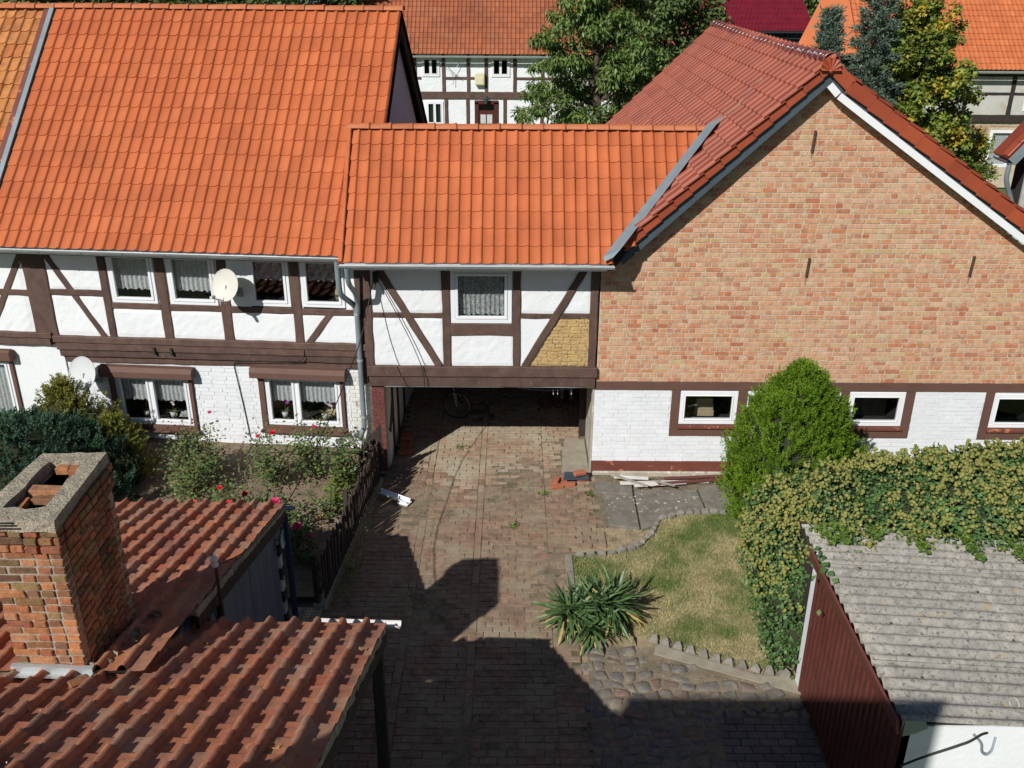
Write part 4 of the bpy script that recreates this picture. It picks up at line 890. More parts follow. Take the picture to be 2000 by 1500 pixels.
# verge boards and crumbling mortar edges
for (x_, ya, yb, zf, sl_) in ((-1.36, 8.2, 1.0, zA, 23), (-3.24, 11.58, 7.9, zB, 15)):
    M = Matrix.Translation(sp(x_, ya, zf(ya) - .02)) @ Matrix.Rotation(R(180 - sl_), 4, 'X') @ Matrix.Rotation(math.pi, 4, 'Y')
    L_ = (ya - yb) / math.cos(R(sl_))
    V0 = Vector(sp(x_, ya, zf(ya))); V1 = Vector(sp(x_, yb, zf(yb)))
    mb = MB(); n = 46; d = (V1 - V0) / n
    for i in range(n):
        p = V0 + d * i
        mb.mesh([p + Vector((-.06, 0, -.03)), p + Vector((.02 + random.uniform(-.012, .012), 0, -.05)), p + Vector((.015, 0, .02 + random.uniform(0, .02))), p + Vector((-.05, 0, .03)), p + d + Vector((-.06, 0, -.03)), p + d + Vector((.02 + random.uniform(-.012, .012), 0, -.05)), p + d + Vector((.015, 0, .02 + random.uniform(0, .02))), p + d + Vector((-.05, 0, .03))], [(0, 3, 2, 1), (4, 5, 6, 7), (0, 1, 5, 4), (1, 2, 6, 5), (2, 3, 7, 6), (3, 0, 4, 7)])
    mb.build('verge_mortar', 'concrete_cap', rA if sl_ == 23 else rB)
    mb = MB(); mb.mesh([V0 + Vector((-.02, 0, -.05)), V0 + Vector((.025, 0, -.05)), V0 + Vector((.025, 0, -.2)), V0 + Vector((-.02, 0, -.2)), V1 + Vector((-.02, 0, -.05)), V1 + Vector((.025, 0, -.05)), V1 + Vector((.025, 0, -.2)), V1 + Vector((-.02, 0, -.2))], [(0, 1, 2, 3), (4, 7, 6, 5), (0, 4, 5, 1), (1, 5, 6, 2), (2, 6, 7, 3), (3, 7, 4, 0)])
    mb.build('barge_board', 'wood_dark', rA if sl_ == 23 else rB)
g = gutter(SH, sp(-2.15, 8.40, 2.40), sp(-1.2, 8.34, 2.42), r=.055, m='old_white', brackets=False)
for x_, y_ in ((-1.42, 8.02), (-1.46, 5.6)): MB().box(*[a for a in (x_ + 3.3 - .06, x_ + 3.3 + .06, y_ - 8 - .06, y_ - 8 + .06)], 0, zA(y_) - .1).build('post', 'wood_dark', SH, bevel=.01)
MB().box(-4.6, 1.84, -.12, -.0, 2.28, 2.40).build('eave_beam', 'wood_dark', SH)
# gable wall of the rear part: painted vertical boards
i = 0; y_ = 7.6
while y_ < 11.3:
    w_ = random.uniform(.17, .23); zt = zB(y_ + w_) - .1
    MB().box(-.06, -.03 + random.uniform(-.004, .004), y_ - 8, y_ + w_ - .008 - 8, .0, zt).build('wall_board', 'plank_blue', SH); y_ += w_
MB().box(-.12, -.065, -.4, 3.4, 0, 1.85).build('board_backing', 'room_dark', SH)
for y_ in (8.35, 8.72): MB().box(-.03, .01, y_ - 8, y_ - 8 + .07, .0, zB(y_) - .2).build('cover_strip', 'wood_dark', SH)
for k in range(9): MB().box(-.05, .005, 3.3, 3.42, .05 + k * .2, .05 + k * .2 + .2).build('corner_strip', 'old_white' if k % 2 else 'wood_dark', SH)
MB().box(-4.7, -.06, 3.36, 3.42, 0, 1.85).build('rear_wall', 'plank_blue', SH); MB().box(-4.7, -4.64, -9, 3.4, 0, 1.85).build('side_wall', 'plank_blue', SH)
MB().box(-.1, -.06, -9, -.35, 0, 2.2).build('inner_wall', 'wood_dark', SH)
gutter(SH, sp(-8, 11.68, 1.86), sp(-3.15, 11.68, 1.84), r=.05, m='zinc', brackets=False)
shade_auto(MB().tube([sp(-3.22, 11.5, 1.8), sp(-3.22, 11.5, .0)], .045, 10).build('downpipe', 'blue_plastic', SH))
DS = MB().lathe([(0, 0), (.10, .004), (.14, .02), (.14, .03), (.10, .016), (0, .012)], 20, Matrix.Translation(sp(-3.27, 11.38, 1.5)) @ Matrix.Rotation(R(90), 4, 'Y')); shade_auto(DS.build('disc_sign', 'pale_green', SH))
# mast with insulator
ms = empty('cable_mast', (-3.16, 8.42, 2.6), 0, 'short iron mast with white insulator at the edge of the rear shed roof', 'mast')
MB().tube([(0, 0, -.5), (0, .02, .5)], .02, 6).build('rod', 'rust', ms); MB().tube([(.0, 0, -.45), (-.12, 0, .05), (0, .02, .35)], .008, 5).build('stay', 'rust', ms)
MB().lathe([(0, .5), (.035, .5), (.04, .52), (.028, .54), (.028, .56), (.042, .575), (.042, .6), (.02, .63), (0, .635)], 12).build('insulator', 'porcelain', ms, smooth=True)
MB().box(-.05, .06, -.06, .06, -.5, -.3).build('fuse_box', 'black_rubber', ms, bevel=.01)

# ------------------------------------------------------------------ chimney
CH = empty('chimney', (-4.08, 7.2, 2.7), 0, 'crumbling brick chimney with open concrete cap in the left foreground', 'chimney')
CX, CY, CZ = .315, .55, 2.0       # half sizes and height of shaft above the base
MB().box(-CX + .012, CX - .012, -CY + .012, CY - .012, -.6, CZ - .02).build('core', 'chimney_mortar', CH)
CBM = brick_meshes('brick', 'chimney_brick', 16, .07, .06); it = []
def jm(x, y, z, sx, sy, sz, rz=0):
    it.append((random.choice(CBM), MT(x, y, z, sx, sy, sz, random.uniform(-.015, .015), random.uniform(-.015, .015), rz + random.uniform(-.01, .01))))
z = -.5; r_ = 0
while z < CZ - .03:
    out = .03 if z > CZ - .30 and z < CZ - .0 else 0.0
    # front and back faces
    for sy in (-1, 1):
        xs = [-CX - out]; seq = ([.235, .118, .118, .235] if r_ % 2 else [.118, .235, .118, .118, .118]); k = 0
        while xs[-1] < CX + out - .02: xs.append(min(xs[-1] + seq[k % len(seq)] * random.uniform(.95, 1.06) + .01, CX + out)); k += 1
        for a, b in zip(xs, xs[1:]):
            if b - a < .035: continue
            jm((a + b) / 2, sy * (CY + out - .045 + random.uniform(-.010, .010)), z + .036, b - a - .022, .1, .060)
    for sx in (-1, 1):
        ys = [-CY - out + .1]; k = random.random()
        while ys[-1] < CY + out - .12: ys.append(min(ys[-1] + (.245 if r_ % 2 else .122) * random.uniform(.97, 1.04) + .004, CY + out - .1))
        for a, b in zip(ys, ys[1:]):
            if b - a < .035: continue
            jm(sx * (CX + out - .045 + random.uniform(-.005, .004)), (a + b) / 2, z + .036, .1, b - a - .020, .060)
    z += .0785; r_ += 1
pieces('brick', CH, it, 400)
# cap: concrete frame open over two flues
def capring():
    zt, zb = CZ + .105, CZ + .0; o = [(-.36, -.60), (.33, -.60), (.30, .60), (-.30, .58)]; i_ = [(-.19, -.40), (.17, -.40), (.15, .43), (-.15, .42)]
    def dens(p):
        r_ = []
        for a, b in zip(p, p[1:] + p[:1]):
            for k in range(7): t = k / 7; r_.append((a[0] + (b[0] - a[0]) * t, a[1] + (b[1] - a[1]) * t))
        return r_
    O, I = dens(o), dens(i_); n = len(O); j = lambda s: random.uniform(-s, s); V = []; F = []
    for (x, y) in O: V.append((x + j(.006), y + j(.006), zb + j(.01)))
    for (x, y) in O: V.append((x * .99 + j(.006), y * .99 + j(.006), zt + j(.006)))
    for (x, y) in I: V.append((x + j(.014), y + j(.014), zt + .004 + j(.006)))
    for (x, y) in I: V.append((x + j(.014), y + j(.014), zb))
    for l in range(3):
        for k in range(n): F.append((l * n + k, l * n + (k + 1) % n, (l + 1) * n + (k + 1) % n, (l + 1) * n + k))
    for k in range(n): F.append((3 * n + k, 3 * n + (k + 1) % n, (k + 1) % n, k))
    return MB().mesh(V, F).build('cap', 'concrete_cap', CH)
cp = capring()
for zz in (.03, .06, .085): MB().box(-.3 + zz, .08 - zz, -.609, -.598, CZ + zz, CZ + zz + .007).build('crack', 'soot', cp)
MB().mesh([(-.17, -.38, CZ - .02), (.17, -.38, CZ - .02), (.16, .42, CZ - .02), (-.14, .42, CZ - .02)], [(0, 1, 2, 3)]).build('flue_floor', 'soot', CH)
for (x, y, z_, sx, sy, sz, rz) in ((.0, .0, CZ + .03, .31, .11, .075, .05), (.02, -.09, CZ - .0, .24, .1, .06, -.03), (.10, .34, CZ + .05, .09, .1, .07, .1), (-.02, .37, CZ + .045, .12, .08, .065, .0), (.12, .22, CZ + .02, .06, .14, .06, 0), (-.13, -.2, CZ, .06, .2, .07, 0)):
    add('flue_brick', random.choice(CBM), CH, MT(x, y, z_, sx, sy, sz, random.uniform(-.1, .1), random.uniform(-.1, .1), rz))
MB().box(-.36, .36, -.60, -.555, .42, .57, Matrix.Translation((0, 0, .02)) @ Matrix.Rotation(R(2), 4, 'Y')).build('flashing', 'zinc_light', CH)
MB().mesh([(-.36, -.585, .53), (.36, -.585, .51), (.40, -.70, .545), (-.4, -.70, .565)], [(0, 3, 2, 1)]).build('flashing_apron', 'zinc_light', CH)
mo = MB()
for i in range(90):   # rubble of old mortar along the right foot
    y_ = random.uniform(6.5, 8.1); zz = max(zA(y_) if y_ < 6.65 else zB(y_), 0); x_ = -3.68 + random.uniform(0, .16) + .05 * math.sin(y_ * 9)
    s_ = random.uniform(.015, .05); mo.mesh([(x_ + 4.035 + random.uniform(-s_, s_), y_ - 7.2 + random.uniform(-s_, s_), zz - 2.7 + .05 + random.uniform(-s_, s_)) for _ in range(8)], [(0, 3, 2, 1), (4, 5, 6, 7), (0, 1, 5, 4), (1, 2, 6, 5), (2, 3, 7, 6), (3, 0, 4, 7)])
mo.build('mortar_rubble', 'concrete_cap', CH, kind='stuff')
for lab, x_, y_, rz in (('loose broken brick lying on the tiles in front of the chimney', -3.72, 6.38, .7),):
    b = add('brick_fragment', CBM[3], None, MT(x_, y_, zA(y_) + .10, .16, .1, .05, R(-26), 0, rz), label=lab, cat='brick')
# scattered lichen and dry leaves on the old roofs
lv = []; LM = []
for i in range(5):
    n = 7; LM.append(np_mesh('lichen_patch', [(random.uniform(.5, 1) * math.cos(2 * math.pi * k / n), random.uniform(.5, 1) * math.sin(2 * math.pi * k / n), 0) for k in range(n)], [tuple(range(n))], 'lichen'))
for i in range(130):
    if i < 75: x_ = random.uniform(-6.5, -3.3); y_ = random.uniform(7.9, 11.5); zz = zB(y_); a = -15
    else: x_ = random.uniform(-4.4, -1.5); y_ = random.uniform(4.6, 8.0); zz = zA(y_); a = -26
    c = ((-3.24 - x_) / .228 if i < 75 else (-1.34 - x_) / .235) % 1
    if .55 < c: continue
    s_ = random.uniform(.006, .016); lv.append((random.choice(LM), MT(x_, y_, zz + .052, s_, s_ * 1.2, .01, R(a), 0, random.uniform(0, 6))))
tag(joined('roof_debris', lv, None), 'pale specks of lichen and grit on the old shed roofs', 'debris')
lv = []; DL = [np_mesh('dry_leaf', [(0, 0, 0), (.02, .012, .008), (.045, .004, .014), (.03, .03, .01), (.01, .03, .015), (.0, .018, .006)], [(0, 1, 2, 3, 4, 5)], 'dry_leaf') for _ in range(2)]
for i in range(34):
    x_ = random.choice([random.uniform(-2.0, -1.4), random.uniform(-4.5, -1.5)]); y_ = random.uniform(4.8, 8.1); zz = max(zA(y_), 0)
    lv.append((random.choice(DL), MT(x_, y_, zz + .075, 1.2, 1.2, 1.0, R(-26) + random.uniform(-.5, .5), random.uniform(-.5, .5), random.uniform(0, 6))))
lv = lv[:16]
tag(joined('dry_leaves', lv, None), 'brown dry leaves caught on the front shed roof', 'leaves')

# ------------------------------------------------------------------ house behind the camera (casts the shade over the lower yard)
CB_ = empty('tall_house', (-3.95, -1.22, 0), 0, 'tall plastered house behind the viewpoint, outside the picture, shaped to shade the lower yard', 'house')
MB().slab([(-1.9, -4.0), (-.26, -4.0), (2.54, 0), (-1.9, 0)], 0, 9.96).build('wall', 'plaster_grey', CB_)  # unseen block, plan cut along the sun direction to shape its shadow edge
MB().slab([(-1.93, -4.03), (-.25, -4.03), (2.56, .02), (-1.93, .02)], 9.96, 10.02).build('roof', 'tile_old', CB_)

# ================================================================== SHED WITH CORRUGATED ROOF ON THE RIGHT
CS = empty('corrugated_shed', (3.95, 7.2, 0), 0, 'low shed with grey corrugated fibre-cement roof and maroon metal side', 'shed')
def zC(x): return 2.2 - .065 * (x - 3.86)
def corr_sheet(x0, x1, y0, nw, dz):
    per = .178; V = []; F = []; n = nw * 10; xs = np.linspace(x0, x1, 9)
    for x in xs:
        for i in range(n + 1):
            y = y0 + per * i / 10; V.append((x - 3.95, y - 7.2, zC(x) + dz + .027 * math.sin(2 * math.pi * i / 10) + random.uniform(-.0015, .0015)))
    m_ = n + 1
    for k in range(len(xs) - 1):
        for i in range(n): F.append((k * m_ + i, (k + 1) * m_ + i, (k + 1) * m_ + i + 1, k * m_ + i + 1))
    b = len(V)
    for i in range(m_): p = V[i]; V.append((p[0] + .002, p[1], p[2] - .012))
    for i in range(n): F.append((i, i + 1, b + i + 1, b + i))
    add('roof_sheet', np_mesh('roof_sheet', V, F, 'corrugated', smooth=True), CS)
for k, y_ in enumerate((7.16, 8.05, 8.94, 9.83)):
    for q, (xa, xb) in enumerate(((3.86, 5.7), (5.6, 7.5), (7.4, 9.4))): corr_sheet(xa, xb, y_, 5, .012 - .008 * (q % 2) + .004 * (k % 2))
MB().box(-.06, 5.4, .12, 3.6, 2.02, 2.06, Matrix.Rotation(R(3.7), 4, 'Y')).build('roof_deck', 'room_dark', CS)
for k in range(16):
    x_ = random.choice([4.3, 5.62, 6.6, 7.42]); y_ = 7.2 + .178 * (random.randint(0, 14) + .25)
    MB().lathe([(0, .012), (.012, .01), (.014, 0)], 8).build('roof_bolt', 'rust', CS, loc=(x_ - 3.95, y_ - 7.2, zC(x_) + .035))
# rings of lichen on the sheets
for (px_, py_, rr) in ((5.15, 7.5, .05), (4.75, 7.48, .03), (5.3, 9.35, .045), (4.75, 9.75, .035), (6.1, 8.6, .05), (4.5, 9.6, .025)):
    ring = MB(); n = 16; c0 = random.uniform(0, 6)
    V = []; F = []
    for i in range(n):
        a = c0 + 5.2 * i / n
        for r2 in (rr, rr * .86): x_, y_ = px_ + r2 * math.cos(a), py_ + r2 * math.sin(a); V.append((x_ - 3.95, y_ - 7.2, zC(x_) + .018 + .027 * math.sin(2 * math.pi * (y_ - 7.16) / .178)))
    for i in range(n - 1): F.append((2 * i, 2 * i + 2, 2 * i + 3, 2 * i + 1))
    ring.mesh(V, F).build('lichen_ring', 'lichen', CS)
# ribbed metal side, three sheets
for s_ in range(3):
    V = []; F = []; y_ = 7.22 + s_ * .94; n = 0; prof = []
    k = 0
    while k < 7:
        b = k * .135
        for (dy, dx) in ((0, 0), (.075, 0), (.09, -.022), (.12, -.022), (.135, 0)): prof.append((b + dy, dx))
        k += 1
    for z_ in (0.02, .7, 1.4, 2.14):
        for (dy, dx) in prof: V.append((-.02 + dx - s_ * .004 + random.uniform(-.001, .001), y_ + dy - 7.2, z_))
    m_ = len(prof)
    for r_ in range(3):
        for i in range(m_ - 1): F.append((r_ * m_ + i, (r_ + 1) * m_ + i, (r_ + 1) * m_ + i + 1, r_ * m_ + i + 1))
    add('metal_sheet', np_mesh('metal_sheet', V, F, 'metal_maroon'), CS)
M = Matrix.Translation((-.10, -.04, 2.03)) @ Matrix.Rotation(R(-12), 4, 'Y'); MB().box(-.015, .015, 0, 2.98, 0, .2, M).build('fascia', 'fascia_maroon', CS)
MB().box(.02, .1, .1, 4.0, 0, 2.0).build('side_frame', 'wood_dark', CS)
MB().box(-.03, .12, 2.86, 3.05, 0, 2.1).build('corner_wall', 'brick_white', CS, bevel=.02)
MB().box(.0, 5.4, .1, .16, 0, 2.0).build('front_wall', 'plaster', CS); MB().box(5.3, 5.4, .16, 4.2, 0, 1.7).build('far_wall', 'plaster', CS); MB().box(.1, 5.3, 4.1, 4.2, 0, 1.9).build('back_wall', 'plaster', CS)
MB().mesh([(-.05, .02, 2.2), (.16, .0, 2.19), (.22, .02, 2.05), (.12, .05, 1.95), (-.02, .06, 1.9)], [(0, 4, 3, 2, 1)]).build('corner_flashing', 'zinc', CS)
cb = empty('wall_cable', (4.6, 7.2, 1.9), 0, 'black cable and bent conduit fixed to the white front wall of the corrugated shed', 'cable')
MB().tube(fillet([(-.62, .02, -.35), (-.45, .0, -.22), (-.2, -.02, -.08), (0, -.02, .02), (.12, .02, .08), (.2, .06, .06)], .1), .012, 6).build('cable', 'black_cable', cb)
MB().tube(fillet([(.05, .04, .06), (.12, -.02, .0), (.14, -.02, -.12), (.2, -.02, -.16), (.24, -.02, -.1), (.28, .04, .02)], .06), .012, 6).build('conduit', 'zinc', cb)

# ================================================================== PICKET FENCE, LOOSE THINGS IN THE YARD
FA, FB = Vector((-2.50, 15.5, 0)), Vector((-2.84, 11.75, 0))
FE = empty('picket_fence', FA, math.atan2((FB - FA).y, (FB - FA).x), 'dark wooden picket fence between flower bed and brick drive', 'fence')
FL = (FB - FA).length
PK = []
for i in range(4):
    o = MB(); j = random.uniform(-.004, .004)
    o.mesh([(-.027, -.012, 0), (.027, -.012, 0), (.027, .012, 0), (-.027, .012, 0), (-.027, -.012, .74), (.027, -.012, .74), (.027, .012, .74), (-.027, .012, .74), (j, -.012, .80), (j, .012, .80)], [(0, 3, 2, 1), (0, 1, 5, 8, 4), (2, 3, 7, 9, 6), (1, 2, 6, 5), (3, 0, 4, 7), (4, 8, 9, 7), (5, 6, 9, 8)])
    PK.append(np_mesh('picket', o.v, o.f, 'picket'))
n = int(FL / .098)
for i in range(n):
    add('picket', random.choice(PK), FE, MT(i * .098 + random.uniform(-.008, .008), random.uniform(-.004, .004), .10 + random.uniform(-.015, .02), 1, 1, random.uniform(.97, 1.04), random.uniform(-.03, .03), random.uniform(-.03, .03), 0))
for z_ in (.27, .68): MB().box(0, FL, -.055, -.016, z_, z_ + .07).build('rail', 'picket', FE)
for x_ in (0.02, FL * .5, FL - .02): MB().box(x_ - .045, x_ + .045, -.13, -.058, 0, .96).build('post', 'picket', FE)
GT = empty('garden_gate', (-2.46, 15.52, 0), R(-82), 'short picket leaf leaning against the gateway pier at the fence end', 'gate')
for i in range(8): add('picket', PK[i % 4], GT, MT(-.05 - i * .0, .03 - .055 * i, .0 + .04 * (7 - i), 1, 1, 1.0 + .03 * (7 - i), 0, 0, R(90)))
for z_ in (.3, .62): MB().box(-.09, -.06, -.42, .06, z_, z_ + .06).build('rail', 'picket', GT)
# white plastic trough
TR = empty('gutter_piece', (-2.42, 15.05, .10), R(-26), 'offcut of white plastic gutter lying at the foot of the fence beside the passage', 'gutter')
MB().mesh([(0, -.07, .06), (0, -.045, 0), (0, .045, 0), (0, .07, .06), (.62, -.07, .0), (.62, -.045, -.06), (.62, .045, -.06), (.62, .07, .0)], [(0, 1, 5, 4), (1, 2, 6, 5), (2, 3, 7, 6)]).build('channel', 'white_plastic', TR)
MB().box(.42, .64, -.085, .085, -.075, -.06).build('end_piece', 'white_plastic', TR)
# planks beside the white wall
PL = [('long white peeling plank in the pile along the white wall', (2.05, 15.52), (3.75, 15.66), .1, .02, 'old_white'), ('maroon plank lying right of the white planks by the wall', (2.75, 15.46), (4.25, 15.72), .08, .05, 'plank_maroon'),
      ('weathered white board lying lowest in front of the pile', (2.30, 15.38), (3.3, 15.55), .07, .05, 'old_white'), ('short grey board crossing the plank pile at its left end', (1.95, 15.72), (2.55, 15.32), .06, .09, 'wood_grey'),
      ('upper maroon plank against the white wall behind the pile', (2.9, 15.72), (4.35, 15.86), .08, .03, 'plank_maroon'), ('short white board at the left end of the plank pile', (1.95, 15.72), (2.6, 15.66), .08, .06, 'old_white'), ('thin grey batten jutting from the pile onto the slab', (2.7, 15.5), (3.05, 15.32), .05, .10, 'wood_grey')]
for lab, a, b, wd, z_, m_ in PL:
    L_ = math.hypot(b[0] - a[0], b[1] - a[1]); o = MB().box(-L_ / 2, L_ / 2, -wd / 2, wd / 2, 0, .024).build('plank', m_, None, bevel=.003, label=lab, cat='plank', group='planks piled by the white wall')
    o.location = ((a[0] + b[0]) / 2, (a[1] + b[1]) / 2, z_ + .01); o.rotation_euler = (random.uniform(-.15, .15), random.uniform(-.03, .03), math.atan2(b[1] - a[1], b[0] - a[0]))
# bricks and plate at the right jamb
RB = brick_meshes('brick', 'brick', 4, .06, .06)
mat('brick_raw', [(.42, .14, .075), (.46, .16, .085), (.38, .12, .065)], .9, (14, .25), None, None, (40, .6, .01))
for r0 in RB: r0.materials[0] = MATS['brick_raw']
for i, (lab, x_, y_, z_, rz) in enumerate((('brick on the grey plate at the right jamb', 1.30, 15.72, .16, .35), ('brick under the left end of the grey plate', 1.02, 15.72, .04, 1.4), ('leftmost loose brick by the right jamb', .84, 15.62, .035, 1.35), ('brick lying in front of the grey plate', 1.08, 15.50, .035, .1), ('foremost loose brick before the right jamb', .86, 15.42, .035, .25), ('brick under the right end of the grey plate', 1.36, 15.7, .04, .2))):
    add('loose_brick', RB[i % 4], None, MT(x_, y_, z_, .24, .115, .068, 0, 0, rz), label=lab, cat='brick', group='loose bricks at the right jamb')
o = MB().slab([(.98, 15.58), (1.46, 15.6), (1.47, 15.86), (1.02, 15.88)], .078, .095).build('slate_plate', 'slate_metal', None, label='grey plate lying on bricks at the right jamb of the passage', cat='plate')
# bricks piled inside the passage on the left
bs = empty('brick_stack', (-2.2, 16.75, 0), 0, 'low stack of red bricks against the left wall inside the passage', 'brick stack')
for i in range(6): add('brick', RB[i % 4], bs, MT(.12 * (i % 2), .26 * (i // 2 % 3), .05 + .07 * (i // 4), .24, .115, .068, 0, 0, 1.5 + random.uniform(-.1, .1)))

# ------------------------------------------------------------------ satellite dishes
def dish(label, u, z_, r_, m_, yaw, tilt):
    p = LO + Matrix.Rotation(-TH, 3, 'Z') @ Vector((u, -.42, z_))
    D = empty('satellite_dish', p, -TH + yaw, label, 'dish', 'satellite dishes on the timbered house')
    M = Matrix.Rotation(R(90) - tilt, 4, 'X')
    d = MB(); n = 28; prof = [(r_ * k / 8, .16 * r_ * ((k / 8) ** 2 - 1)) for k in range(9)]
    d.lathe([(max(a, .002), b) for a, b in prof] + [(r_ * 1.015, .004), (r_ * 1.01, -.008)] + [(max(a, .002), b - .01) for a, b in prof[::-1]], n, M @ Matrix.Diagonal((1, 1.08, 1, 1))); shade_auto(d.build('reflector', m_, D), 50)
    f = M @ Vector((0, -r_ * 1.02, 0)); l = M @ Vector((0, -r_ * .95, r_ * 1.35))
    MB().tube([M @ Vector((0, -r_ * .6, -.05)), f, l], .011, 6).build('arm', 'zinc', D)
    MB().tube([l, l + (M.to_3x3() @ Vector((0, .35, -1))).normalized() * .09], .03, 10).build('receiver', 'dish', D)
    b = M @ Vector((0, -r_ * .5, -.06)); MB().tube([M @ Vector((0, 0, -.05)), b, (0, .2, -r_ * .9), (0, .42, -r_ * .95)], .022, 8).build('mount', 'zinc', D); MB().box(-.06, .06, .38, .42, -r_ * .95 - .08, -r_ * .95 + .08).build('wall_plate', 'zinc', D)
dish('pale satellite dish between the upper windows of the half-timbered house', -2.40, 3.82, .265, 'dish', R(-14), R(22))
dish('stained grey satellite dish low on the wall behind the shrubs', -5.33, 2.02, .29, 'dish_old', R(-12), R(20))
# ------------------------------------------------------------------ cables
def cable(name, label, pts, r_=.012):
    o = MB().tube(fillet(pts, .5, 4), r_, 6).build(name, 'black_cable', None, label=label, cat='cable')
    return o
cable('power_cable', 'black cable hanging from the gatehouse corner across the flower bed to the shed mast', [(-2.45, 15.92, 3.92), (-2.62, 15.3, 3.0), (-2.85, 13.6, 2.45), (-3.02, 11.2, 2.28), (-3.14, 9.4, 2.6), (-3.16, 8.44, 3.1)], .009)
cable('wall_wire', 'thin dark wire drooping down the left infill of the gatehouse', [(-2.40, 15.93, 3.95), (-2.12, 15.9, 3.4), (-1.82, 15.89, 2.75), (-1.62, 15.86, 2.2), (-1.60, 15.86, 1.86)], .008)
cable('facade_wire', 'thin dark wire running down the white bricks between the lower windows', [(-.35, 15.75, 2.42), (-1.6, 15.84, 2.2), (-2.35, 16.0, 2.05)], .008) if False else None
q = lambda u, y, z: tuple(LO + Matrix.Rotation(-TH, 3, 'Z') @ Vector((u, y, z)))
cable('facade_wire', 'thin dark wire running along the beam and down between the lower windows', [q(-1.2, -.05, 2.6), q(-1.2, -.09, 2.28), q(-2.55, -.04, 2.2), q(-2.6, .03, 2.1), q(-2.5, .03, 1.2), q(-2.45, .03, .6)], .008)
LJ = empty('junction_box', (-2.40, 15.86, 3.98), 0, 'dark cable junction under the left end of the gatehouse eave', 'junction'); MB().box(-.05, .05, -.05, .08, -.1, .08).build('box', 'black_rubber', LJ, bevel=.015); MB().tube([(0, -.03, -.1), (-.03, -.06, -.2)], .02, 6).build('clamp', 'rust', LJ)
CLN = empty('clothes_line', (0, 16.1, 1.78), 0, 'thin clothes line with pegs across the top of the passage opening', 'clothes line')
MB().tube([(-.2 + 1.7 * k / 8, .1, -.12 * math.sin(math.pi * k / 8)) for k in range(9)], .004, 5).build('line', 'zinc', CLN)
for x_ in (.78, .86, 1.12): MB().box(x_ - .006, x_ + .006, .09, .11, -.2, -.1).build('peg', 'pot_white', CLN)

# ================================================================== PLANTS
def leaves_mesh(name, P, D, m, ln, wd, curl=.25, face=None):
    """diamond leaves: P base points, D direction (unit), returns mesh"""
    n = len(P); D = D / np.maximum(np.linalg.norm(D, axis=1, keepdims=True), 1e-6)
    A = RNG.normal(size=(n, 3)) if face is None else face + RNG.normal(size=(n, 3)) * .45
    S_ = np.cross(D, A); S_ /= np.maximum(np.linalg.norm(S_, axis=1, keepdims=True), 1e-6); Nn = np.cross(S_, D)
    l = (ln * RNG.uniform(.7, 1.25, n))[:, None]; w_ = (wd * RNG.uniform(.7, 1.25, n))[:, None]
    mid = P + D * l * .5 + Nn * l * curl * .35
    V = np.stack([P, mid - S_ * w_ * .5, P + D * l - Nn * l * curl * .1, mid + S_ * w_ * .5], 1).reshape(-1, 3)
    return np_mesh(name, V, np.arange(4 * n).reshape(-1, 4), m)
def unit(n):
    v = RNG.normal(size=(n, 3)); return v / np.linalg.norm(v, axis=1, keepdims=True)
def bushy(name, label, cat, loc, shape, n, m, ln, wd, up=.9, lump=.12, core=None, group=None, trunk=True, spray=.22, per=60):
    """evergreen bush of feathery sprays: each spray is a fan of small scales along an axis pointing up and out"""
    H, rad = shape; E_ = empty(name, loc, 0, label, cat, group); c = n // per
    t = RNG.uniform(0.01, 1, c) ** .85; a = RNG.uniform(0, 2 * np.pi, c); rr = np.array([rad(v) for v in t])
    lumps = 1 + lump * np.sin(5 * a + 9 * t) * np.sin(11 * t + 2 * a) + lump * .6 * np.sin(13 * a - 17 * t)
    r_ = rr * lumps * (1 - np.abs(RNG.normal(0, .10, c))) - spray * .35
    B = np.stack([r_ * np.cos(a), r_ * np.sin(a), t * H - spray * .4], -1)
    out = np.stack([np.cos(a), np.sin(a), np.zeros(c)], -1)
    A = out * .8 + np.array([0, 0, up]) + RNG.normal(size=(c, 3)) * .30; A /= np.linalg.norm(A, axis=1, keepdims=True)
    S1 = np.cross(A, RNG.normal(size=(c, 3))); S1 /= np.linalg.norm(S1, axis=1, keepdims=True); L_ = spray * RNG.uniform(.6, 1.35, c)
    k = np.repeat(np.arange(c), per); u = RNG.uniform(.05, 1, len(k)); sd = RNG.uniform(-1, 1, len(k)) * (1 - u) * .42
    P = B[k] + A[k] * (L_[k] * u)[:, None] + S1[k] * (L_[k] * sd)[:, None] + RNG.normal(size=(len(k), 3)) * .008
    D = A[k] + S1[k] * (np.sign(sd) * .7)[:, None] + RNG.normal(size=(len(k), 3)) * .15
    add('foliage', leaves_mesh('foliage', P, D, m, ln, wd, .1, out[k] + np.array([0, 0, .4])), E_)
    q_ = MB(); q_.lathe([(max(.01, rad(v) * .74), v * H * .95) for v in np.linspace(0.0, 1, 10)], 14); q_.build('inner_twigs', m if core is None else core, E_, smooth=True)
    if trunk: MB().tube([(0, 0, -.05), (0, 0, H * .4)], [.06, .03], 7).build('trunk', 'bark', E_)
    return E_
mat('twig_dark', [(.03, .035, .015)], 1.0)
egg = lambda R_: (lambda v: R_ * max(.03, (min(1, (v / .22)) ** .5 * .25 + .75) * (1 - max(0, (v - .22) / .78) ** 2.3) ** .8))
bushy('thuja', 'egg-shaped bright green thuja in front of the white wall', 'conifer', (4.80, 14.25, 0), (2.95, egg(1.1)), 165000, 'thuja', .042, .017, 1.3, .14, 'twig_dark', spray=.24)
bushy('juniper', 'big blue-green juniper bush behind the chimney', 'conifer', (-8.35, 14.0, .1), (1.85, lambda v: 1.75 * math.sqrt(max(.003, 1 - v ** 2.6))), 90000, 'juniper', .045, .018, 1.6, .13, 'twig_dark', spray=.2)
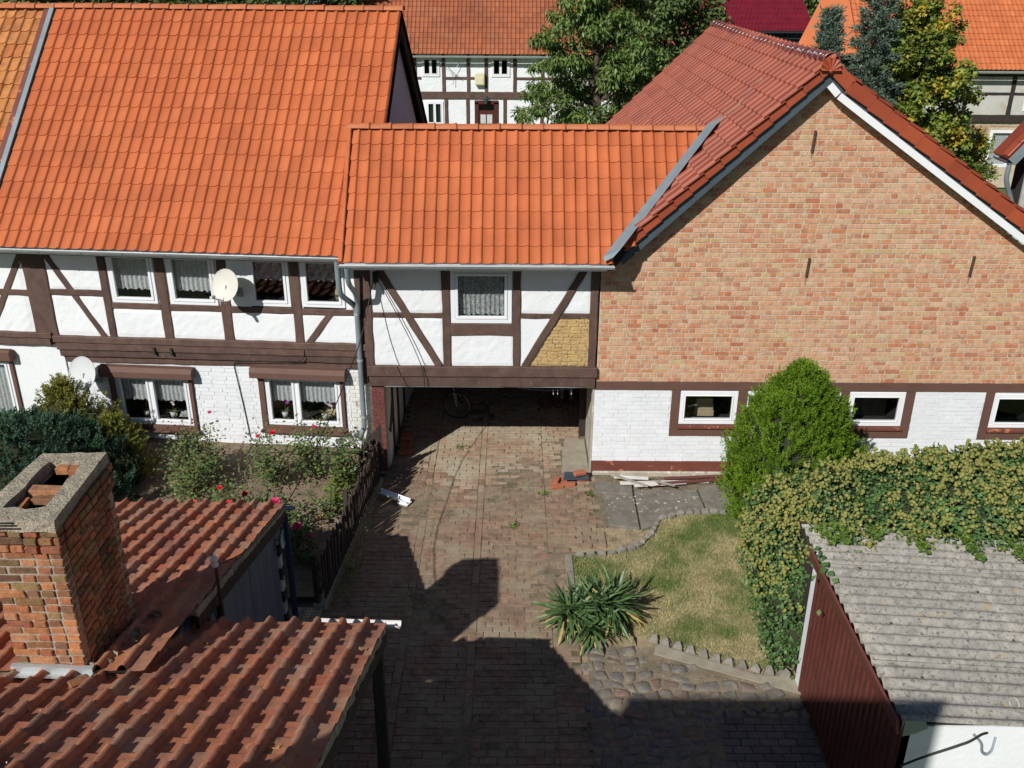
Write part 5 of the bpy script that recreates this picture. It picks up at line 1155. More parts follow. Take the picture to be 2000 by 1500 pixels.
bushy('golden_thuja', 'yellow-green thuja behind the juniper against the house wall', 'conifer', (-8.1, 15.5, .3), (1.75, lambda v: .9 * max(.05, (1 - v ** 2.4))), 30000, 'thuja_gold', .045, .018, 1.3, .25, 'twig_dark', spray=.3)
bushy('golden_thuja', 'smaller yellow-green thuja below the stained satellite dish', 'conifer', (-7.15, 15.15, .3), (1.25, lambda v: .62 * max(.05, (1 - v ** 2.0))), 16000, 'thuja_gold', .045, .018, 1.0, .25, 'twig_dark', spray=.26)
# ---- ivy over the wall
IV = empty('ivy', (4.6, 11.6, 0), 0, 'broad flowering ivy covering the wall above the corrugated shed', 'ivy')
def ivy():
    n = 95000; lumps = []
    # ellipsoids (cx, cy, cz, rx, ry, rz) in world coordinates
    E_ = [(4.05, 10.9, .75, .62, .55, .85), (3.95, 11.4, 1.2, .6, .75, .8), (4.1, 11.8, 1.45, .65, .8, .75), (4.7, 11.6, 1.75, .8, .95, .65), (5.5, 11.5, 1.95, .8, 1.1, .6), (6.3, 11.5, 2.1, .85, 1.1, .58), (7.1, 11.5, 2.15, .85, 1.1, .62), (7.9, 11.5, 2.2, .85, 1.1, .65), (8.7, 11.5, 2.3, .9, 1.1, .65), (5.0, 12.0, 1.0, 1.2, .8, 1.0), (6.6, 12.1, 1.2, 1.4, .7, 1.1), (8.2, 12.1, 1.2, 1.4, .7, 1.2), (4.35, 10.45, 1.9, .4, .45, .35), (3.98, 10.6, .35, .45, .42, .5), (7.9, 10.9, 2.0, .7, .6, .45), (8.7, 10.9, 2.0, .7, .7, .5)]
    w_ = np.array([e[3] * e[4] + e[4] * e[5] + e[3] * e[5] for e in E_]); ct = RNG.multinomial(n, w_ / w_.sum()); PP = []; DD = []
    for e, c in zip(E_, ct):
        u = unit(c); u[:, 2] = np.where(RNG.uniform(size=c) < .35, np.abs(u[:, 2]), u[:, 2]); r_ = (1 - np.abs(RNG.normal(0, .12, c)))[:, None]
        a = np.arctan2(u[:, 1], u[:, 0]); r_ = r_ * (1 + .10 * np.sin(7 * a + 9 * u[:, 2]) + .07 * np.sin(17 * u[:, 0] + 13 * u[:, 2]))[:, None]
        P = np.array(e[:3]) + u * r_ * np.array(e[3:]); PP.append(P); DD.append(u)
    P = np.concatenate(PP); D = np.concatenate(DD); k = P[:, 2] > .01
    inside = np.zeros(len(P), bool)
    for e in E_: inside |= (((P - np.array(e[:3])) / np.array(e[3:])) ** 2).sum(1) < .62
    k &= ~inside; P = P[k]; D = D[k]; n = len(P); off = np.array([4.6, 11.6, 0])
    Dl = D * .5 + RNG.normal(size=(n, 3)) * .6 + np.array([0, 0, -.45])
    add('foliage', leaves_mesh('foliage', P - off, Dl, 'ivy_leaf', .06, .045, .25, D), IV)
    # umbels
    top = (D[:, 2] > -.05) & (P[:, 2] > .9); idx = np.nonzero(top)[0]
    dens = np.sin(P[idx, 0] * 2.7) * np.sin(P[idx, 1] * 3.1 + 1) + .35 * np.sin(P[idx, 0] * 7 + P[idx, 2] * 6)
    idx = idx[RNG.uniform(size=len(idx)) < np.clip(.36 + dens * .36, .05, 1)]; idx = RNG.choice(idx, min(3600, len(idx)), replace=False)
    bm = bmesh.new(); bmesh.ops.create_icosphere(bm, subdivisions=1, radius=1.0); bv = np.array([v.co[:] for v in bm.verts]); bf = np.array([[v.index for v in f.verts] for f in bm.faces]); bm.free()
    C_ = P[idx] + D[idx] * .05 + np.array([0, 0, .02]) - off; m_ = len(C_); s_ = RNG.uniform(.026, .042, m_)
    sub = 3; VV = []; FF = []; o_ = 0
    Cs = np.repeat(C_, sub, 0) + RNG.normal(size=(m_ * sub, 3)) * .026; ss = np.repeat(s_, sub) * RNG.uniform(.6, 1.0, m_ * sub)
    V = (bv[None] * (ss[:, None, None])) * RNG.uniform(.7, 1.2, (m_ * sub, len(bv), 1)) + Cs[:, None]
    F = bf[None] + (np.arange(m_ * sub) * len(bv))[:, None, None]
    add('flower_heads', np_mesh('flower_heads', V.reshape(-1, 3), F.reshape(-1, 3), 'ivy_umbel'), IV, kind='stuff')
    # young shoots creeping over the roof edge
    Q = []
    for (x0, ln_) in ((4.3, .35), (4.75, .25), (5.3, .45), (5.95, .55), (6.55, .6), (6.9, .75), (4.1, .4)):
        for i in range(150): t = random.random(); y_ = 10.75 - .15 - ln_ * t * 1.1; Q.append((x0 + random.gauss(0, .09 * (1.15 - t)), y_, zC(x0) + .06 + random.uniform(0, .08)))
    Q = np.array(Q) - off; add('young_shoots', leaves_mesh('young_shoots', Q, RNG.normal(size=Q.shape) * np.array([1, 1, .4]), 'ivy_young', .06, .045, .2, np.tile([0, 0, 1.], (len(Q), 1))), IV)
    # large hanging leaves at the shed corner
    for i in range(16):
        y_ = random.uniform(9.4, 10.1); x_ = 3.8 + random.uniform(-.08, .14); z_ = 2.2 - abs(random.gauss(0, .18)) if x_ < 3.86 else zC(x_) + .08
        P1 = np.array([[x_, y_, z_]]) - off; add('leaf', leaves_mesh('leaf', P1, np.array([[random.uniform(-.8, .2), random.uniform(-1, .3), -.6]]), 'ivy_leaf', .095, .08, .2, np.array([[-.5, -.3, .8]])), IV)
    # stems and wall
    for i in range(7): x_ = 4.2 + i * .65; MB().tube([(x_ - 4.6, .1, 0), (x_ - 4.6 + .1, .05, .9), (x_ - 4.5 + .1, 0, 1.7)], [.03, .025, .012], 6).build('stem', 'bark', IV)
    k_ = MB(); 
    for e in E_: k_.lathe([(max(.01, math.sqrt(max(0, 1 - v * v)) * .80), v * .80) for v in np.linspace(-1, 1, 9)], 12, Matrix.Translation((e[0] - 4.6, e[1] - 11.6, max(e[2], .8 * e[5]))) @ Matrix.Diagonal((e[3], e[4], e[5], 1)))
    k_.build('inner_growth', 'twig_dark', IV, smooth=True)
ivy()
MB().box(4.0, 9.5, 11.5, 11.75, 0, 1.5).build('garden_wall', 'plaster', None, label='garden wall hidden under the ivy behind the corrugated shed', cat='wall')
# ---- yucca
YU = empty('yucca', (1.2, 11.35, 0), 0, 'spiky green yucca clump at the corner of the lawn', 'yucca')
def yleaf(m, seed):
    V = []; F = []; L_ = 1.0
    for i, (t, w_) in enumerate(((0, .5), (.25, .9), (.55, 1.0), (.8, .75), (1.0, .05))):
        z = -.30 * t ** 2.2
        V += [(-.034 * w_, t, z + .012 * w_), (0, t, z - .004), (.034 * w_, t, z + .012 * w_)]
    for i in range(4):
        a = i * 3; F += [(a, a + 1, a + 4, a + 3), (a + 1, a + 2, a + 5, a + 4)]
    return np_mesh('leaf', V, F, m)
YL = [yleaf('yucca_leaf', 0)]; YD = [yleaf('yucca_dry', 1)]
yi = []
for (cx, cy, cz, n, s0) in ((-.30, -.02, .30, 170, .66), (.26, .08, .34, 210, .70), (.0, .26, .28, 90, .6), (-.02, -.26, .2, 80, .6), (.02, .02, .42, 90, .5)):
    for i in range(n):
        el = math.asin(random.uniform(-.45, .97)); az = random.uniform(0, 2 * math.pi); s_ = .78 * s0 * random.uniform(.72, 1.12)
        dry = el < R(-8) and random.random() < .6 or random.random() < .03
        yi.append(((YD if dry else YL)[0], Matrix.Translation((cx + random.gauss(0, .05), cy + random.gauss(0, .05), cz)) @ Euler((0, 0, az)).to_matrix().to_4x4() @ Euler((el, random.uniform(-.6, .6), 0)).to_matrix().to_4x4() @ Matrix.Diagonal((s_ * 1.3, s_, s_ * random.uniform(.3, 1.2), 1))))
pieces('leaf', YU, [q_ for q_ in yi if q_[0] is YL[0]], 240, 'leaf_mass'); pieces('dry_leaf', YU, [q_ for q_ in yi if q_[0] is YD[0]], 120, 'dry_leaf_mass')
for cx in (-.28, .28, 0): MB().tube([(cx, 0, -.02), (cx, 0, .36)], [.09, .07], 8).build('trunk', 'bark', YU)
# ---- roses and other bed plants
def rose(label, x, y, h, spread, nl, flowers, fm='rose_red', lm='rose_leaf', ls=.07, group='rose bushes in the flower bed'):
    z0 = bz(x, y); E_ = empty('rose_bush', (x, y, z0), 0, label, 'rose bush', group); tips = []
    for i in range(7):
        a = random.uniform(0, 6.28); l_ = h * random.uniform(.6, 1); pts = [(0, 0, -.03)]
        for k in (.35, .7, 1): pts.append((math.cos(a) * spread * k ** 1.3 + random.uniform(-.03, .03), math.sin(a) * spread * k ** 1.3 + random.uniform(-.03, .03), l_ * k))
        MB().tube(pts, [.011, .009, .007, .004], 5).build('stem', 'stem', E_); tips.append(pts)
    Pp = []
    for i in range(int(nl * 1.6)):
        p = random.choice(tips); k = random.uniform(.5, 2.98); a = Vector(p[int(k)]).lerp(Vector(p[min(3, int(k) + 1)]), k % 1) + Vector((random.gauss(0, spread * .3), random.gauss(0, spread * .3), random.gauss(0, h * .1))); Pp.append(a[:])
    Pp = np.array(Pp); D = RNG.normal(size=Pp.shape) * np.array([1, 1, .5]); add('foliage', leaves_mesh('foliage', Pp, D, lm, ls, ls * .62, .25, np.tile([0, -.3, 1.], (len(Pp), 1))), E_)
    for (dx, dy, dz, s_) in flowers:
        f = MB()
        for ring, (nn, rr, tilt) in enumerate(((6, 1.0, .35), (6, .75, .8), (5, .5, 1.15), (4, .28, 1.4))):
            for q in range(nn):
                a = 2 * math.pi * q / nn + ring * .5; c, sn = math.cos(a), math.sin(a); o_ = Vector((c, sn, 0)); t_ = Vector((-sn, c, 0)); u_ = o_ * math.cos(tilt) + Vector((0, 0, math.sin(tilt)))
                b = o_ * (.12 * rr); f.mesh([b - t_ * .2 * rr, b + t_ * .2 * rr, b + u_ * .55 * rr + t_ * .45 * rr, b + u_ * .95 * rr + t_ * .12, b + u_ * .95 * rr - t_ * .12, b + u_ * .55 * rr - t_ * .45 * rr], [(0, 1, 2, 3, 4, 5)], Matrix.Translation((dx, dy, dz)) @ Matrix.Rotation(R(25), 4, 'X') @ Matrix.Scale(s_, 4))
        f.build('flower', fm, E_)
    return E_
rose('rose bush with three red blooms left of the far shed roof', -5.0, 13.4, .85, .38, 650, [(-.12, -.3, .78, .085), (.32, -.25, .72, .09), (.42, -.2, .74, .07), (.2, .1, .86, .05), (.5, -.05, .6, .05)])
rose('rose bush with a single deep pink bloom in the middle of the bed', -3.95, 13.55, .55, .34, 420, [(.05, -.1, .62, .085)], 'rose_pink')
rose('low rose bush with a pink bloom next to the far shed roof', -3.55, 12.95, .5, .3, 320, [(.12, -.05, .55, .075), (.3, -.05, .35, .05)], 'rose_pink')
rose('tall loose rose bush below the wall between the lower windows', -4.3, 14.9, 1.15, .45, 620, [(.1, -.1, 1.12, .06), (-.2, 0, 1.0, .04)], 'rose_red')
rose('tall leafy rose bush under the left half of the right lower window', -3.55, 15.1, 1.05, .35, 560, [(.0, .1, 1.0, .04)], 'rose_pink')
rose('tall rose bush under the right half of the right lower window', -3.1, 14.95, 1.1, .36, 620, [])
rose('sparse rose bush in front of the left lower window', -5.5, 15.2, 1.3, .4, 560, [(.1, 0, 1.3, .04)], 'rose_pink')
rose('dark rose bush right of the juniper', -5.75, 14.5, .95, .5, 900, [])
rose('wilting rose bush with bare stems near the fence', -3.15, 13.9, .6, .3, 130, [(-.1, -.3, .2, .05)], 'dry_leaf')
rose('small reddish rose bush behind the red blooms', -4.55, 13.9, .55, .3, 240, [(.02, 0, .5, .06)], 'rose_red')
rose('tiny rose plant with faded bloom at the shed roof corner', -3.3, 12.75, .35, .2, 120, [(0, -.1, .34, .06)], 'dry_leaf')
def hosta(label, x, y, n, r_, h):
    E_ = empty('leafy_perennial', (x, y, bz(x, y)), 0, label, 'plant'); 
    a = RNG.uniform(0, 6.28, n); rr = r_ * np.sqrt(RNG.uniform(0, 1, n)); P = np.stack([rr * np.cos(a) * .6, rr * np.sin(a) * .6, h * (1 - (rr / r_) ** 2) * RNG.uniform(.5, 1, n)], -1)
    D = np.stack([np.cos(a), np.sin(a), RNG.uniform(-.3, .7, n)], -1)
    lm = leaves_mesh('leaf', np.zeros((1, 3)), np.array([[0, 1., 0]]), 'hosta_leaf', .15, .06, .3, np.array([[0, 0, 1.]]))
    for i in range(n):
        add('leaf', lm, E_, Matrix.Translation(P[i]) @ Euler((math.asin(max(-1, min(1, D[i, 2] / np.linalg.norm(D[i])))), random.uniform(-.4, .4), a[i] - math.pi / 2), 'XYZ').to_matrix().to_4x4() @ Matrix.Scale(random.uniform(.7, 1.3), 4))
hosta('yellow-green broad-leaved perennial beside the picket fence', -2.95, 14.75, 260, .48, .42)
hosta('small light green perennial at the edge of the bed', -3.05, 14.2, 60, .22, .2)
tag(grass_blades('bed_weeds', 1500, lambda x, y: random.random() < .5 + .5 * math.sin(x * 3 + y * 2), (-5.5, -2.75, 12.3, 15.6), lambda x, y: bz(x, y), .03, .1, 'rose_leaf', wd=.01), 'scattered weeds in the flower bed', 'weeds')
for i, (lab, x, y) in enumerate((('green weed tuft on the paving below the white wall corner', 1.45, 15.15), ('green weed tuft on the drive before the right jamb', .62, 15.2), ('small weed tuft in the middle of the drive', .05, 14.1), ('weed tuft in the middle of the passage entrance', -1.0, 17.0))):
    E_ = empty('weed_tuft', (x, y, 0), 0, lab, 'weed'); P = RNG.normal(size=(40, 3)) * np.array([.05, .05, .0]); add('foliage', leaves_mesh('foliage', P + np.array([0, 0, .01]), RNG.normal(size=(40, 3)) * np.array([1, 1, .5]) + np.array([0, 0, .6]), 'ivy_young', .05, .03, .2), E_)

# ------------------------------------------------------------------ trees
def tree(name, label, loc, H, crown, nleaf, m, ln, wd, droop=.3, tr=.16, nl=46, cat='tree', group=None, clump=.42, gap=0.0):
    """crown(t)->radius for t in 0..1 above z0; clumps along limbs"""
    E_ = empty(name, loc, 0, label, cat, group); z0 = H * .22
    lim = MB(); lim.tube([(0, 0, -.1), (random.uniform(-.1, .1), random.uniform(-.1, .1), H * .4), (random.uniform(-.15, .15), random.uniform(-.15, .15), H * .75), (0, 0, H * .97)], [tr, tr * .75, tr * .4, tr * .08], 8); lim.build('trunk', 'bark', E_)
    C_ = []; br_ = MB()
    for i in range(nl):
        t = (i + random.random()) / nl; a = i * 2.4 + random.uniform(-.4, .4); r_ = crown(t) * random.uniform(.82, 1.12); zb = z0 + (H - z0) * max(0, t - .10); ze = z0 + (H - z0) * t
        tip = Vector((math.cos(a) * r_, math.sin(a) * r_, ze - droop * .3 * r_)); base = Vector((0, 0, zb * .97)); mid = base.lerp(tip, .55) + Vector((0, 0, .18 * r_))
        br_.tube([base, mid, tip], [tr * .28 * (1 - t * .6), tr * .16 * (1 - t * .5), .008], 5)
        for k in (.35, .55, .72, .86, .97):
            p = base.lerp(mid, k * 2) if k < .5 else mid.lerp(tip, (k - .5) * 2)
            C_.append((*(p + Vector((random.gauss(0, .14), random.gauss(0, .14), random.gauss(0, .12)))), (1.15 - .5 * k) * clump * min(1, .35 + r_ / 1.5)))
    br_.build('limbs', 'bark', E_)
    C_ = np.array(C_); w_ = C_[:, 3] ** 2; ct = RNG.multinomial(nleaf, w_ / w_.sum()); PP = []; DD = []
    for c, k in zip(C_, ct):
        u = unit(k) * (RNG.uniform(0, 1, k) ** .45)[:, None]; PP.append(c[:3] + u * c[3] * np.array([1, 1, .75])); DD.append(u)
    P = np.concatenate(PP); D = np.concatenate(DD) * .8 + RNG.normal(size=P.shape) * .5 + np.array([0, 0, -droop])
    up = np.concatenate(DD) * .5 + np.array([0, 0, 1.0])
    add('crown', leaves_mesh('crown', P, D, m, ln, wd, .25, up), E_); return E_
tree('cherry_tree', 'large drooping-leaved cherry tree behind the gatehouse roof', (2.45, 28.5, 0), 9.8, lambda t: 3.1 * (1 - t ** 1.6) ** .75 * min(1, .55 + t * 2.2) + .12, 46000, 'cherry_leaf', .17, .06, .9, .2, 84, clump=.36)
tree('maple_tree', 'bushy tree turning yellow behind the brick house roof', (11.55, 29, 0), 8.3, lambda t: 1.8 * (1 - t ** 3) ** .6 * min(1, .6 + t * 2) + .1, 46000, 'maple_leaf', .125, .11, .3, .13, 66, clump=.38)
tree('maple_tree', 'low bushy shrub below the yellowing tree by the orange-roofed house', (13.9, 30.5, 0), 4.6, lambda t: 1.25 * (1 - t ** 3) ** .6 + .1, 26000, 'maple_leaf', .11, .09, .3, .1, 40, clump=.46)
def spruce(label, loc, H, r0):
    E_ = empty('blue_spruce', loc, 0, label, 'conifer', 'blue conifers behind the brick house'); MB().tube([(0, 0, 0), (0, 0, H)], [.16, .02], 8).build('trunk', 'bark', E_); PP = []; DD = []; br_ = MB()
    for i in range(150):
        t = .06 + .93 * i / 150; a = i * 2.399; l_ = r0 * (1 - t) ** .7 * random.uniform(.75, 1.1) + .08; z = H * t; dr = -.12 * l_
        br_.tube([(0, 0, z), (math.cos(a) * l_, math.sin(a) * l_, z + dr + .1)], [.02, .006], 4)
        k = int(340 * l_ / r0) + 60; s_ = RNG.uniform(.12, 1.02, k); w_ = (1.1 - s_) * .22 + .05
        P = np.stack([np.cos(a) * l_ * s_, np.sin(a) * l_ * s_, z + (dr + .1) * s_], -1) + RNG.normal(size=(k, 3)) * w_[:, None] * np.array([1, 1, .6]) * .6
        PP.append(P); DD.append(np.tile([math.cos(a), math.sin(a), .5], (k, 1)) + RNG.normal(size=(k, 3)) * .6)
    br_.build('limbs', 'bark', E_); add('crown', leaves_mesh('crown', np.concatenate(PP), np.concatenate(DD), 'spruce', .14, .035, .2), E_)
spruce('blue-grey conifer with pointed top left of the yellowing tree', (10.15, 28.2, 0), 9.2, 1.55)
spruce('smaller blue-grey conifer tip beside the brick house ridge', (9.05, 28.8, 0), 7.9, 1.1)
tree('dark_tree', 'dark green tree behind the cherry beside the maroon roof', (7.6, 46, 0), 9.8, lambda t: 2.6 * (1 - t ** 2) ** .6 + .1, 18000, 'dark_leaf', .22, .16, .3, .18, 50, clump=.7)
tree('dark_tree', 'green tree between the maroon roof and the orange roof', (21.5, 66, 0), 12.5, lambda t: 3.6 * (1 - t ** 2) ** .6 + .1, 16000, 'dark_leaf', .3, .22, .3, .25, 50, clump=1.0)
tree('dark_tree', 'green treetops showing above the ridge of the half-timbered house', (-10, 52, 0), 10.6, lambda t: 4.2 * (1 - t ** 2) ** .6 + .1, 14000, 'dark_leaf', .3, .2, .3, .2, 50, clump=1.0)
for k, (x, y, h) in enumerate(((-34, 78, 13), (-24, 80, 14), (-14, 84, 13), (-4, 86, 14), (7, 88, 14), (17, 86, 14), (28, 84, 14), (38, 80, 14), (50, 78, 13))):
    tree('distant_tree', ('tree %s in the row closing the view at the top edge' % ('first second third fourth fifth sixth seventh eighth ninth'.split()[k] + ' from the left')), (x, y, 0), h, lambda t: 6.2 * (1 - t ** 2) ** .6 + .2, 9000, 'dark_leaf', .5, .4, .3, .3, 36, group='distant trees', clump=1.7)

# ================================================================== HOUSES IN THE BACKGROUND
def far_roof(parent, x0, x1, y0, z0, slope, length, wd, ln, m, name='roof'):
    s, c = math.sin(R(slope)), math.cos(R(slope)); rf = MB().mesh([(x0, y0, z0), (x1, y0, z0), (x1, y0 + length * c, z0 + length * s), (x0, y0 + length * c, z0 + length * s)], [(0, 1, 2, 3)]).build(name, 'wood_dark', parent)
    tm = [tile_mesh('roof_tile', wd, ln, P_NEW, m, lip=.03, jit=.004) for _ in range(3)]
    tile_roof(rf, 'roof_tile', (x0, y0 - .03, z0 - .01), (1, 0, 0), (0, c, s), int((x1 - x0) / wd), int(length / ln), wd, ln, tm, 0)
    return rf
# half-timbered house across the yard
FH = empty('far_timbered_house', (0, 50, 0), 0, 'half-timbered house with brown door and long red roof beyond the gatehouse', 'house')
frf = far_roof(FH, -7.9, 9.5, -.45, 4.85, 45, 6.2, .21, .33, 'tile_far'); MB().mesh([(-7.9, 3.93, 9.2), (9.5, 3.93, 9.2), (9.5, 8.3, 4.8), (-7.9, 8.3, 4.8)], [(0, 1, 2, 3)]).build('rear_roof', 'tile_far', FH)
gutter(FH, (-7.9, -.52, 4.78), (9.5, -.52, 4.78), r=.09, brackets=False)
FWU = [(-4.65, -3.75, 3.75, 4.7), (-1.15, -.2, 3.75, 4.7), (2.8, 3.7, 3.75, 4.7), (6, 6.9, 3.75, 4.7)]; FWG = [(-4.5, -3.6, 1.35, 2.55), (2.3, 3.2, 1.35, 2.55), (5.5, 6.4, 1.35, 2.55)]; FD = [(-1.95, -.85, 0, 2.45)]
for c in wall_cells(-7.5, 9.3, 0, 4.9, FWU + FWG + FD): panel(FH, c[0], c[1], c[2], c[3], 0, 'plaster', .0, 'plaster_panel')
MB().box(-7.5, 9.3, .13, 7, 0, 4.8).build('wall_core', 'room_dark', FH)
for x in (-7.3, -6.2, -5.0, -3.55, -2.3, -1.4, .05, 1.45, 2.6, 3.9, 5.2, 6.2, 7.3, 9.1): beam(FH, (x, 3.05), (x, 4.85), .17, y0=-.05)
for x in (-7.3, -6.2, -3.45, -2.35, -.45, 1.45, 3.5, 5.2, 7.3, 9.1): beam(FH, (x, 0), (x, 2.7), .17, y0=-.05)
beam(FH, (-7.4, 2.85), (9.2, 2.85), .34, y0=-.08, name='sill_beam')
for a, b in ((-7.3, -4.7), (-3.55, -1.4), (.05, 2.6), (3.9, 9.1)): beam(FH, (a, 3.68), (b, 3.68), .12, y0=-.045)
for a, b in ((-3.45, -2.0), (-.45, 2.3), (3.5, 5.3)): beam(FH, (a, 1.35), (b, 1.35), .12, y0=-.045)
for wv in FWU + FWG: window(FH, *wv, y=-.02, fr=.1, sash=.04, mull=(wv[0] + wv[1]) / 2, gl='glass_dark', curt=(.1, 0) if wv in FWG else None, m='white_paint')
dr = MB(); dr.box(-1.8, -1.0, -.02, .05, 0, 2.1); dr = dr.build('door', 'door_brown', FH)
for a in ((-2.0, -1.8, 0, 2.5), (-1.0, -.8, 0, 2.5), (-2.0, -.8, 2.42, 2.6)): MB().box(a[0], a[1], -.08, .06, a[2], a[3]).build('door_frame', 'door_brown', dr)
MB().box(-1.8, -1.0, 0, .05, 2.1, 2.42).build('transom', 'glass_dark', dr)
for a in ((-1.7, -1.43), (-1.37, -1.1)): MB().box(a[0], a[1], -.03, -.02, 1.45, 1.9).build('door_pane', 'curtain', dr)
MB().box(-1.75, -1.05, -.045, -.02, 1.36, 1.41).build('door_moulding', 'door_brown', dr); MB().tube([(-1.1, -.09, 1.1), (-1.1, -.03, 1.1)], .03, 8).build('handle', 'zinc', dr)
lp = empty('wall_lantern', (-1.4, 49.75, 2.7), 0, 'small dark green lantern above the far brown door', 'lantern'); MB().tube([(0, .2, .12), (0, 0, .15), (0, 0, .05)], .02, 6).build('arm', 'lamp_green', lp); MB().lathe([(0, .08), (.13, 0), (.09, -.02), (.07, -.22), (0, -.25)], 8).build('lamp_body', 'lamp_green', lp)
bx = empty('utility_box', (-1.72, 49.85, 3.65), 0, 'pale yellow box on the front of the far timbered house', 'box'); MB().box(-.25, .25, -.12, .06, -.3, .3).build('case', 'yellow_box', bx, bevel=.03); MB().box(-.2, .2, -.14, -.12, -.25, .1).build('cover', 'yellow_box', bx, bevel=.01)
an = empty('aerial', (-3.0, 49.85, 3.95), 0, 'thin wire aerial on the far timbered house wall', 'aerial')
for a in (((-.5, 0, .45), (0, -.1, 0)), ((.3, 0, .5), (-.1, -.1, 0)), ((-.1, -.1, .1), (-.05, 0, -.6)), ((-.4, -.1, .2), (.3, -.1, -.2))): MB().tube([a[0], a[1]], .012, 5).build('wire', 'zinc', an)
# house with orange roof at the right
OH = empty('orange_roofed_house', (0, 42, 0), 0, 'old half-timbered house with long orange roof at the upper right', 'house')
far_roof(OH, 14.6, 34, -.45, 5.02, 42, 6.6, .2, .33, 'tile_far_orange'); MB().mesh([(14.6, 4.45, 9.4), (34, 4.45, 9.4), (34, 9.3, 5), (14.6, 9.3, 5)], [(0, 1, 2, 3)]).build('rear_roof', 'tile_far_orange', OH)
gutter(OH, (14.6, -.55, 4.98), (34, -.55, 4.98), r=.09, brackets=False)
hip = MB().mesh([(12.3, 2.2, 5.3), (14.7, .2, 5.35), (14.7, 4.4, 9.35)], [(0, 1, 2)]).build('lower_roof', 'tile_far_orange', OH)
OWU = [(21.9, 22.9, 3.3, 4.5)]; OWG = [(20.75, 21.8, .9, 2.5)]
for c in wall_cells(15, 33, 2.9, 5.05, OWU): MB().box(c[0], c[1], 0, .2, c[2], c[3]).build('plaster_panel', 'wall_old', OH)
for c in wall_cells(15, 33, 0, 2.9, OWG): MB().box(c[0], c[1], .05, .25, c[2], c[3]).build('wall_core', 'mortar', OH)
bond_wall(OH, 'brick', 18.0, 23, 1.0, 2.7, .05, brick_meshes('brick', 'far_brick', 6, .03), .09, .26, .13, .014, [(OWG[0][0] - .1, OWG[0][1] + .1, OWG[0][2], OWG[0][3] + .1)], limit=0, english=False, proud=.01, rest='brick_field')
beam(OH, (15, 3.0), (33, 3.0), .3, y0=-.08, m='wood_dark', name='sill_beam'); beam(OH, (15, 4.02), (33, 4.02), .11, y0=-.03, m='wood_dark'); beam(OH, (15, 4.8), (33, 4.8), .14, y0=-.04, m='wood_dark')
for x in (15.2, 17.2, 19.35, 21.3, 23.4): beam(OH, (x, 3.1), (x, 4.85), .18, y0=-.04, m='wood_dark')
beam(OH, (17.75, 4.85), (18.85, 3.15), .12, y0=-.045, m='wood_dark', name='brace')
window(OH, *OWU[0], y=0, fr=.08, sash=.05, gl='glass_dark', m='white_paint'); W = window(OH, *OWG[0], y=.08, fr=.08, sash=.05, curt=(.02, 0), m='white_paint'); room(OH, 20.7, 21.85, .9, 2.5, .3); room(OH, 21.8, 23, 3.3, 4.5, .25)
for x in (17.4, 20.9): MB().box(x, x + .25, 2.6, 2.95, 7.95, 8.4).build('roof_vent', 'zinc', OH)
# house with maroon metal roof
MH = empty('maroon_roofed_house', (0, 60, 0), 0, 'grey house under a glossy maroon sheet roof behind the trees', 'house')
s, c = math.sin(R(40)), math.cos(R(40)); rf = MB().mesh([(8.5, -.5, 5.45), (17.8, -.5, 5.45), (16.9, -.5 + 6 * c, 5.45 + 6 * s), (8.5, -.5 + 6 * c, 5.45 + 6 * s)], [(0, 1, 2, 3)]).build('roof', 'metal_roof_red', MH); st = []
stm = np_mesh('seam_knob', [(-.05, 0, 0), (.05, 0, 0), (.05, .3, 0), (-.05, .3, 0), (-.03, .02, .05), (.03, .02, .05), (.03, .28, .03), (-.03, .28, .03)], [(0, 1, 5, 4), (1, 2, 6, 5), (2, 3, 7, 6), (3, 0, 4, 7), (4, 5, 6, 7)], 'metal_roof_red')
for i in range(40):
    for j in range(14): 
        X = 8.7 + i * .23 + (.115 if j % 2 else 0)
        if X < 17.6 - j * .06: st.append((stm, Matrix.Translation((X, -.5 + (.1 + j * .42) * c, 5.45 + (.1 + j * .42) * s)) @ Matrix.Rotation(R(40), 4, 'X')))
joined('roof_pans', st, rf); gutter(MH, (8.5, -.55, 5.4), (17.8, -.55, 5.4), r=.08, m='slate_metal', brackets=False)
MWN = [(14.8, 15.7, 4.0, 5.0)]
for cc in wall_cells(8.8, 17.5, 0, 5.4, MWN): MB().box(cc[0], cc[1], 0, .2, cc[2], cc[3]).build('wall', 'slate_metal' if cc[2] > 3.9 else 'plaster', MH)
window(MH, *MWN[0], y=0, gl='glass_dark', m='slate_metal'); room(MH, 14.7, 15.8, 4, 5, .25); MB().box(8.8, 17.5, .3, 6, 0, 5.2).build('wall_core', 'room_dark', MH)
for x in (16.1, 17.3): MB().box(x, x + .14, -.05, 0, 3.0, 5.3).build('post', 'wood_dark', MH)
# small house fragment above the ridge at the top edge
TH_ = empty('gabled_house', (-8.6, 58, 0), 0, 'house with white-framed window peeping over the roofs at the top edge', 'house')
MB().box(-5, 2.2, 0, 6, 0, 9.6).build('wall', 'slate_metal', TH_); window(TH_, 0.6, 1.6, 7.2, 8.6, y=-.02, fr=.1, gl='glass_dark'); MB().prism([(-5.4, 9.4), (2.6, 9.4), (-1.4, 13)], -.4, 6.4).build('roof', 'tile_far', TH_)
